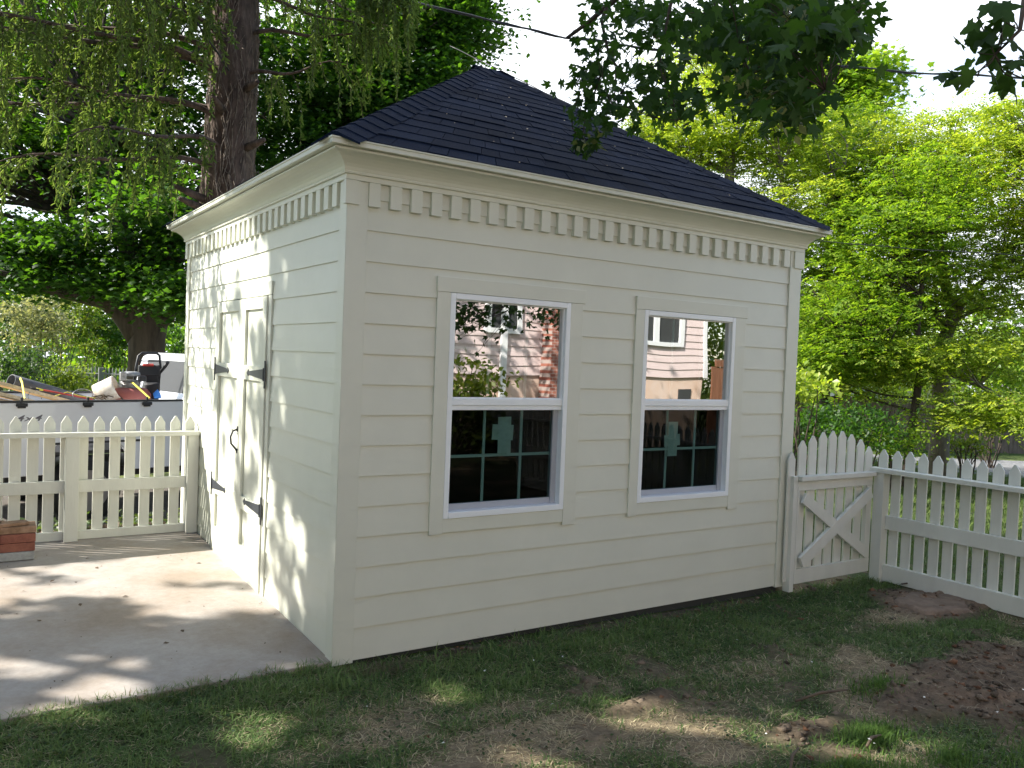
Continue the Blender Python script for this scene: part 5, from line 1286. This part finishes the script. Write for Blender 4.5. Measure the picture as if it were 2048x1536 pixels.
# small parked trailer / light object behind leaves
# ================================================================== CABLES
def cable(lab, pts, r, m, sag=0, twist=True):
    mb = MB(); P = []
    for i in range(len(pts)-1):
        for t in np.linspace(0, 1, 9)[:-1]: P.append(pts[i]*(1-t)+pts[i+1]*t)
    P.append(pts[-1]); P = [p+np.array([0, 0, .6*r*math.sin(i*1.1)]) for i, p in enumerate(P)]
    mb.tube(P, r, 6)
    if twist: mb.tube([p+np.array([math.cos(i*.8)*r*1.6, 0, math.sin(i*.8)*r*1.6]) for i, p in enumerate(P)], r*.7, 5)
    tag(mb.build('overhead_cable', M[m], None, True), lab, 'cable', 'overhead cables')
cable('thick twisted overhead cable crossing above the roof and behind the maple leaves', [A(700, -30, 10), A(975, 40, 10), A(1130, 75, 10.2), A(1360, 104, 10.5), A(1640, 130, 11), A(1870, 148, 11.5), A(2150, 158, 12)], .012, 'cable')
cable('thin overhead wire passing just over the ridge of the roof', [A(900, 92, 14), A(1000, 140, 13.5), A(1090, 185, 13), A(1250, 262, 12.5), A(1400, 345, 12)], .008, 'cable', twist=False)
cable('thin dark wire crossing the ash trees beside the eave', [A(1500, 470, 13), A(1650, 483, 13), A(1850, 500, 13), A(2150, 516, 13)], .007, 'cable', twist=False)
cable('dark cable slanting down to the spruce trunk at the upper left', [A(330, -50, 7.6), A(400, 55, 7.9), A(458, 140, 8.25)], .010, 'cable', twist=False)

# ================================================================== LIGHT, SKY, CAMERA
w = bpy.data.worlds.new('World'); sc.world = w; w.use_nodes = True; nt = w.node_tree; bg = nt.nodes['Background']
sky = nt.nodes.new('ShaderNodeTexSky'); sky.sky_type = 'NISHITA'; sky.sun_disc = False; sky.sun_elevation = R(37); sky.sun_rotation = math.atan2(-.855, .52); sky.air_density = 1.0; sky.dust_density = .8; sky.ozone_density = 1.0
tc = N(nt, 'ShaderNodeTexCoord'); mp = N(nt, 'ShaderNodeMapping'); mp.inputs['Scale'].default_value = (1, 1, 2.2); cn = N(nt, 'ShaderNodeTexNoise'); cn.inputs['Scale'].default_value = 2.6; cn.inputs['Detail'].default_value = 7; cn.inputs['Roughness'].default_value = .55
nt.links.new(tc.outputs['Generated'], mp.inputs[0]); nt.links.new(mp.outputs[0], cn.inputs['Vector'])
dt = N(nt, 'ShaderNodeVectorMath', operation='DOT_PRODUCT'); nt.links.new(tc.outputs['Generated'], dt.inputs[0]); dt.inputs[1].default_value = (.60, .78, .12)
ad = N(nt, 'ShaderNodeMath', operation='MULTIPLY_ADD'); nt.links.new(dt.outputs['Value'], ad.inputs[0]); ad.inputs[1].default_value = .42; nt.links.new(cn.outputs[0], ad.inputs[2])
cr = N(nt, 'ShaderNodeValToRGB'); cr.color_ramp.elements[0].position = .62; cr.color_ramp.elements[1].position = .80; cr.color_ramp.elements[0].color = (0, 0, 0, 1); cr.color_ramp.elements[1].color = (1, 1, 1, 1)
nt.links.new(ad.outputs[0], cr.inputs[0])
mx = N(nt, 'ShaderNodeMix', data_type='RGBA'); nt.links.new(cr.outputs[0], mx.inputs[0]); nt.links.new(sky.outputs[0], mx.inputs[6]); mx.inputs[7].default_value = (6.2, 6.5, 6.9, 1)
nt.links.new(mx.outputs[2], bg.inputs[0]); bg.inputs[1].default_value = .125
sl_ = bpy.data.lights.new('sun', 'SUN'); sl_.energy = 5.0; sl_.angle = R(.55); sl_.color = (1, .94, .85)
so = bpy.data.objects.new('sun', sl_); COL.objects.link(so); so.rotation_euler = Vector(SU).to_track_quat('Z', 'Y').to_euler(); so.location = (-20, 12, 20)
cd = bpy.data.cameras.new('camera'); cam = bpy.data.objects.new('camera', cd); COL.objects.link(cam); sc.camera = cam
cd.sensor_width = 36; cd.lens = FPX/2048*36; cd.clip_start = .05; cd.clip_end = 400
m3 = Matrix((tuple(Rv), tuple(Uv), tuple(-Fv))).transposed(); cam.matrix_world = Matrix.Translation(V(CAM)) @ m3.to_4x4()
sc.view_settings.view_transform = 'Standard'; sc.view_settings.look = 'None'; sc.view_settings.exposure = 1.32; sc.view_settings.gamma = 1
sc.cycles.max_bounces = 8; sc.cycles.transparent_max_bounces = 12; sc.cycles.use_denoising = True
sc.cycles.sample_clamp_indirect = 6
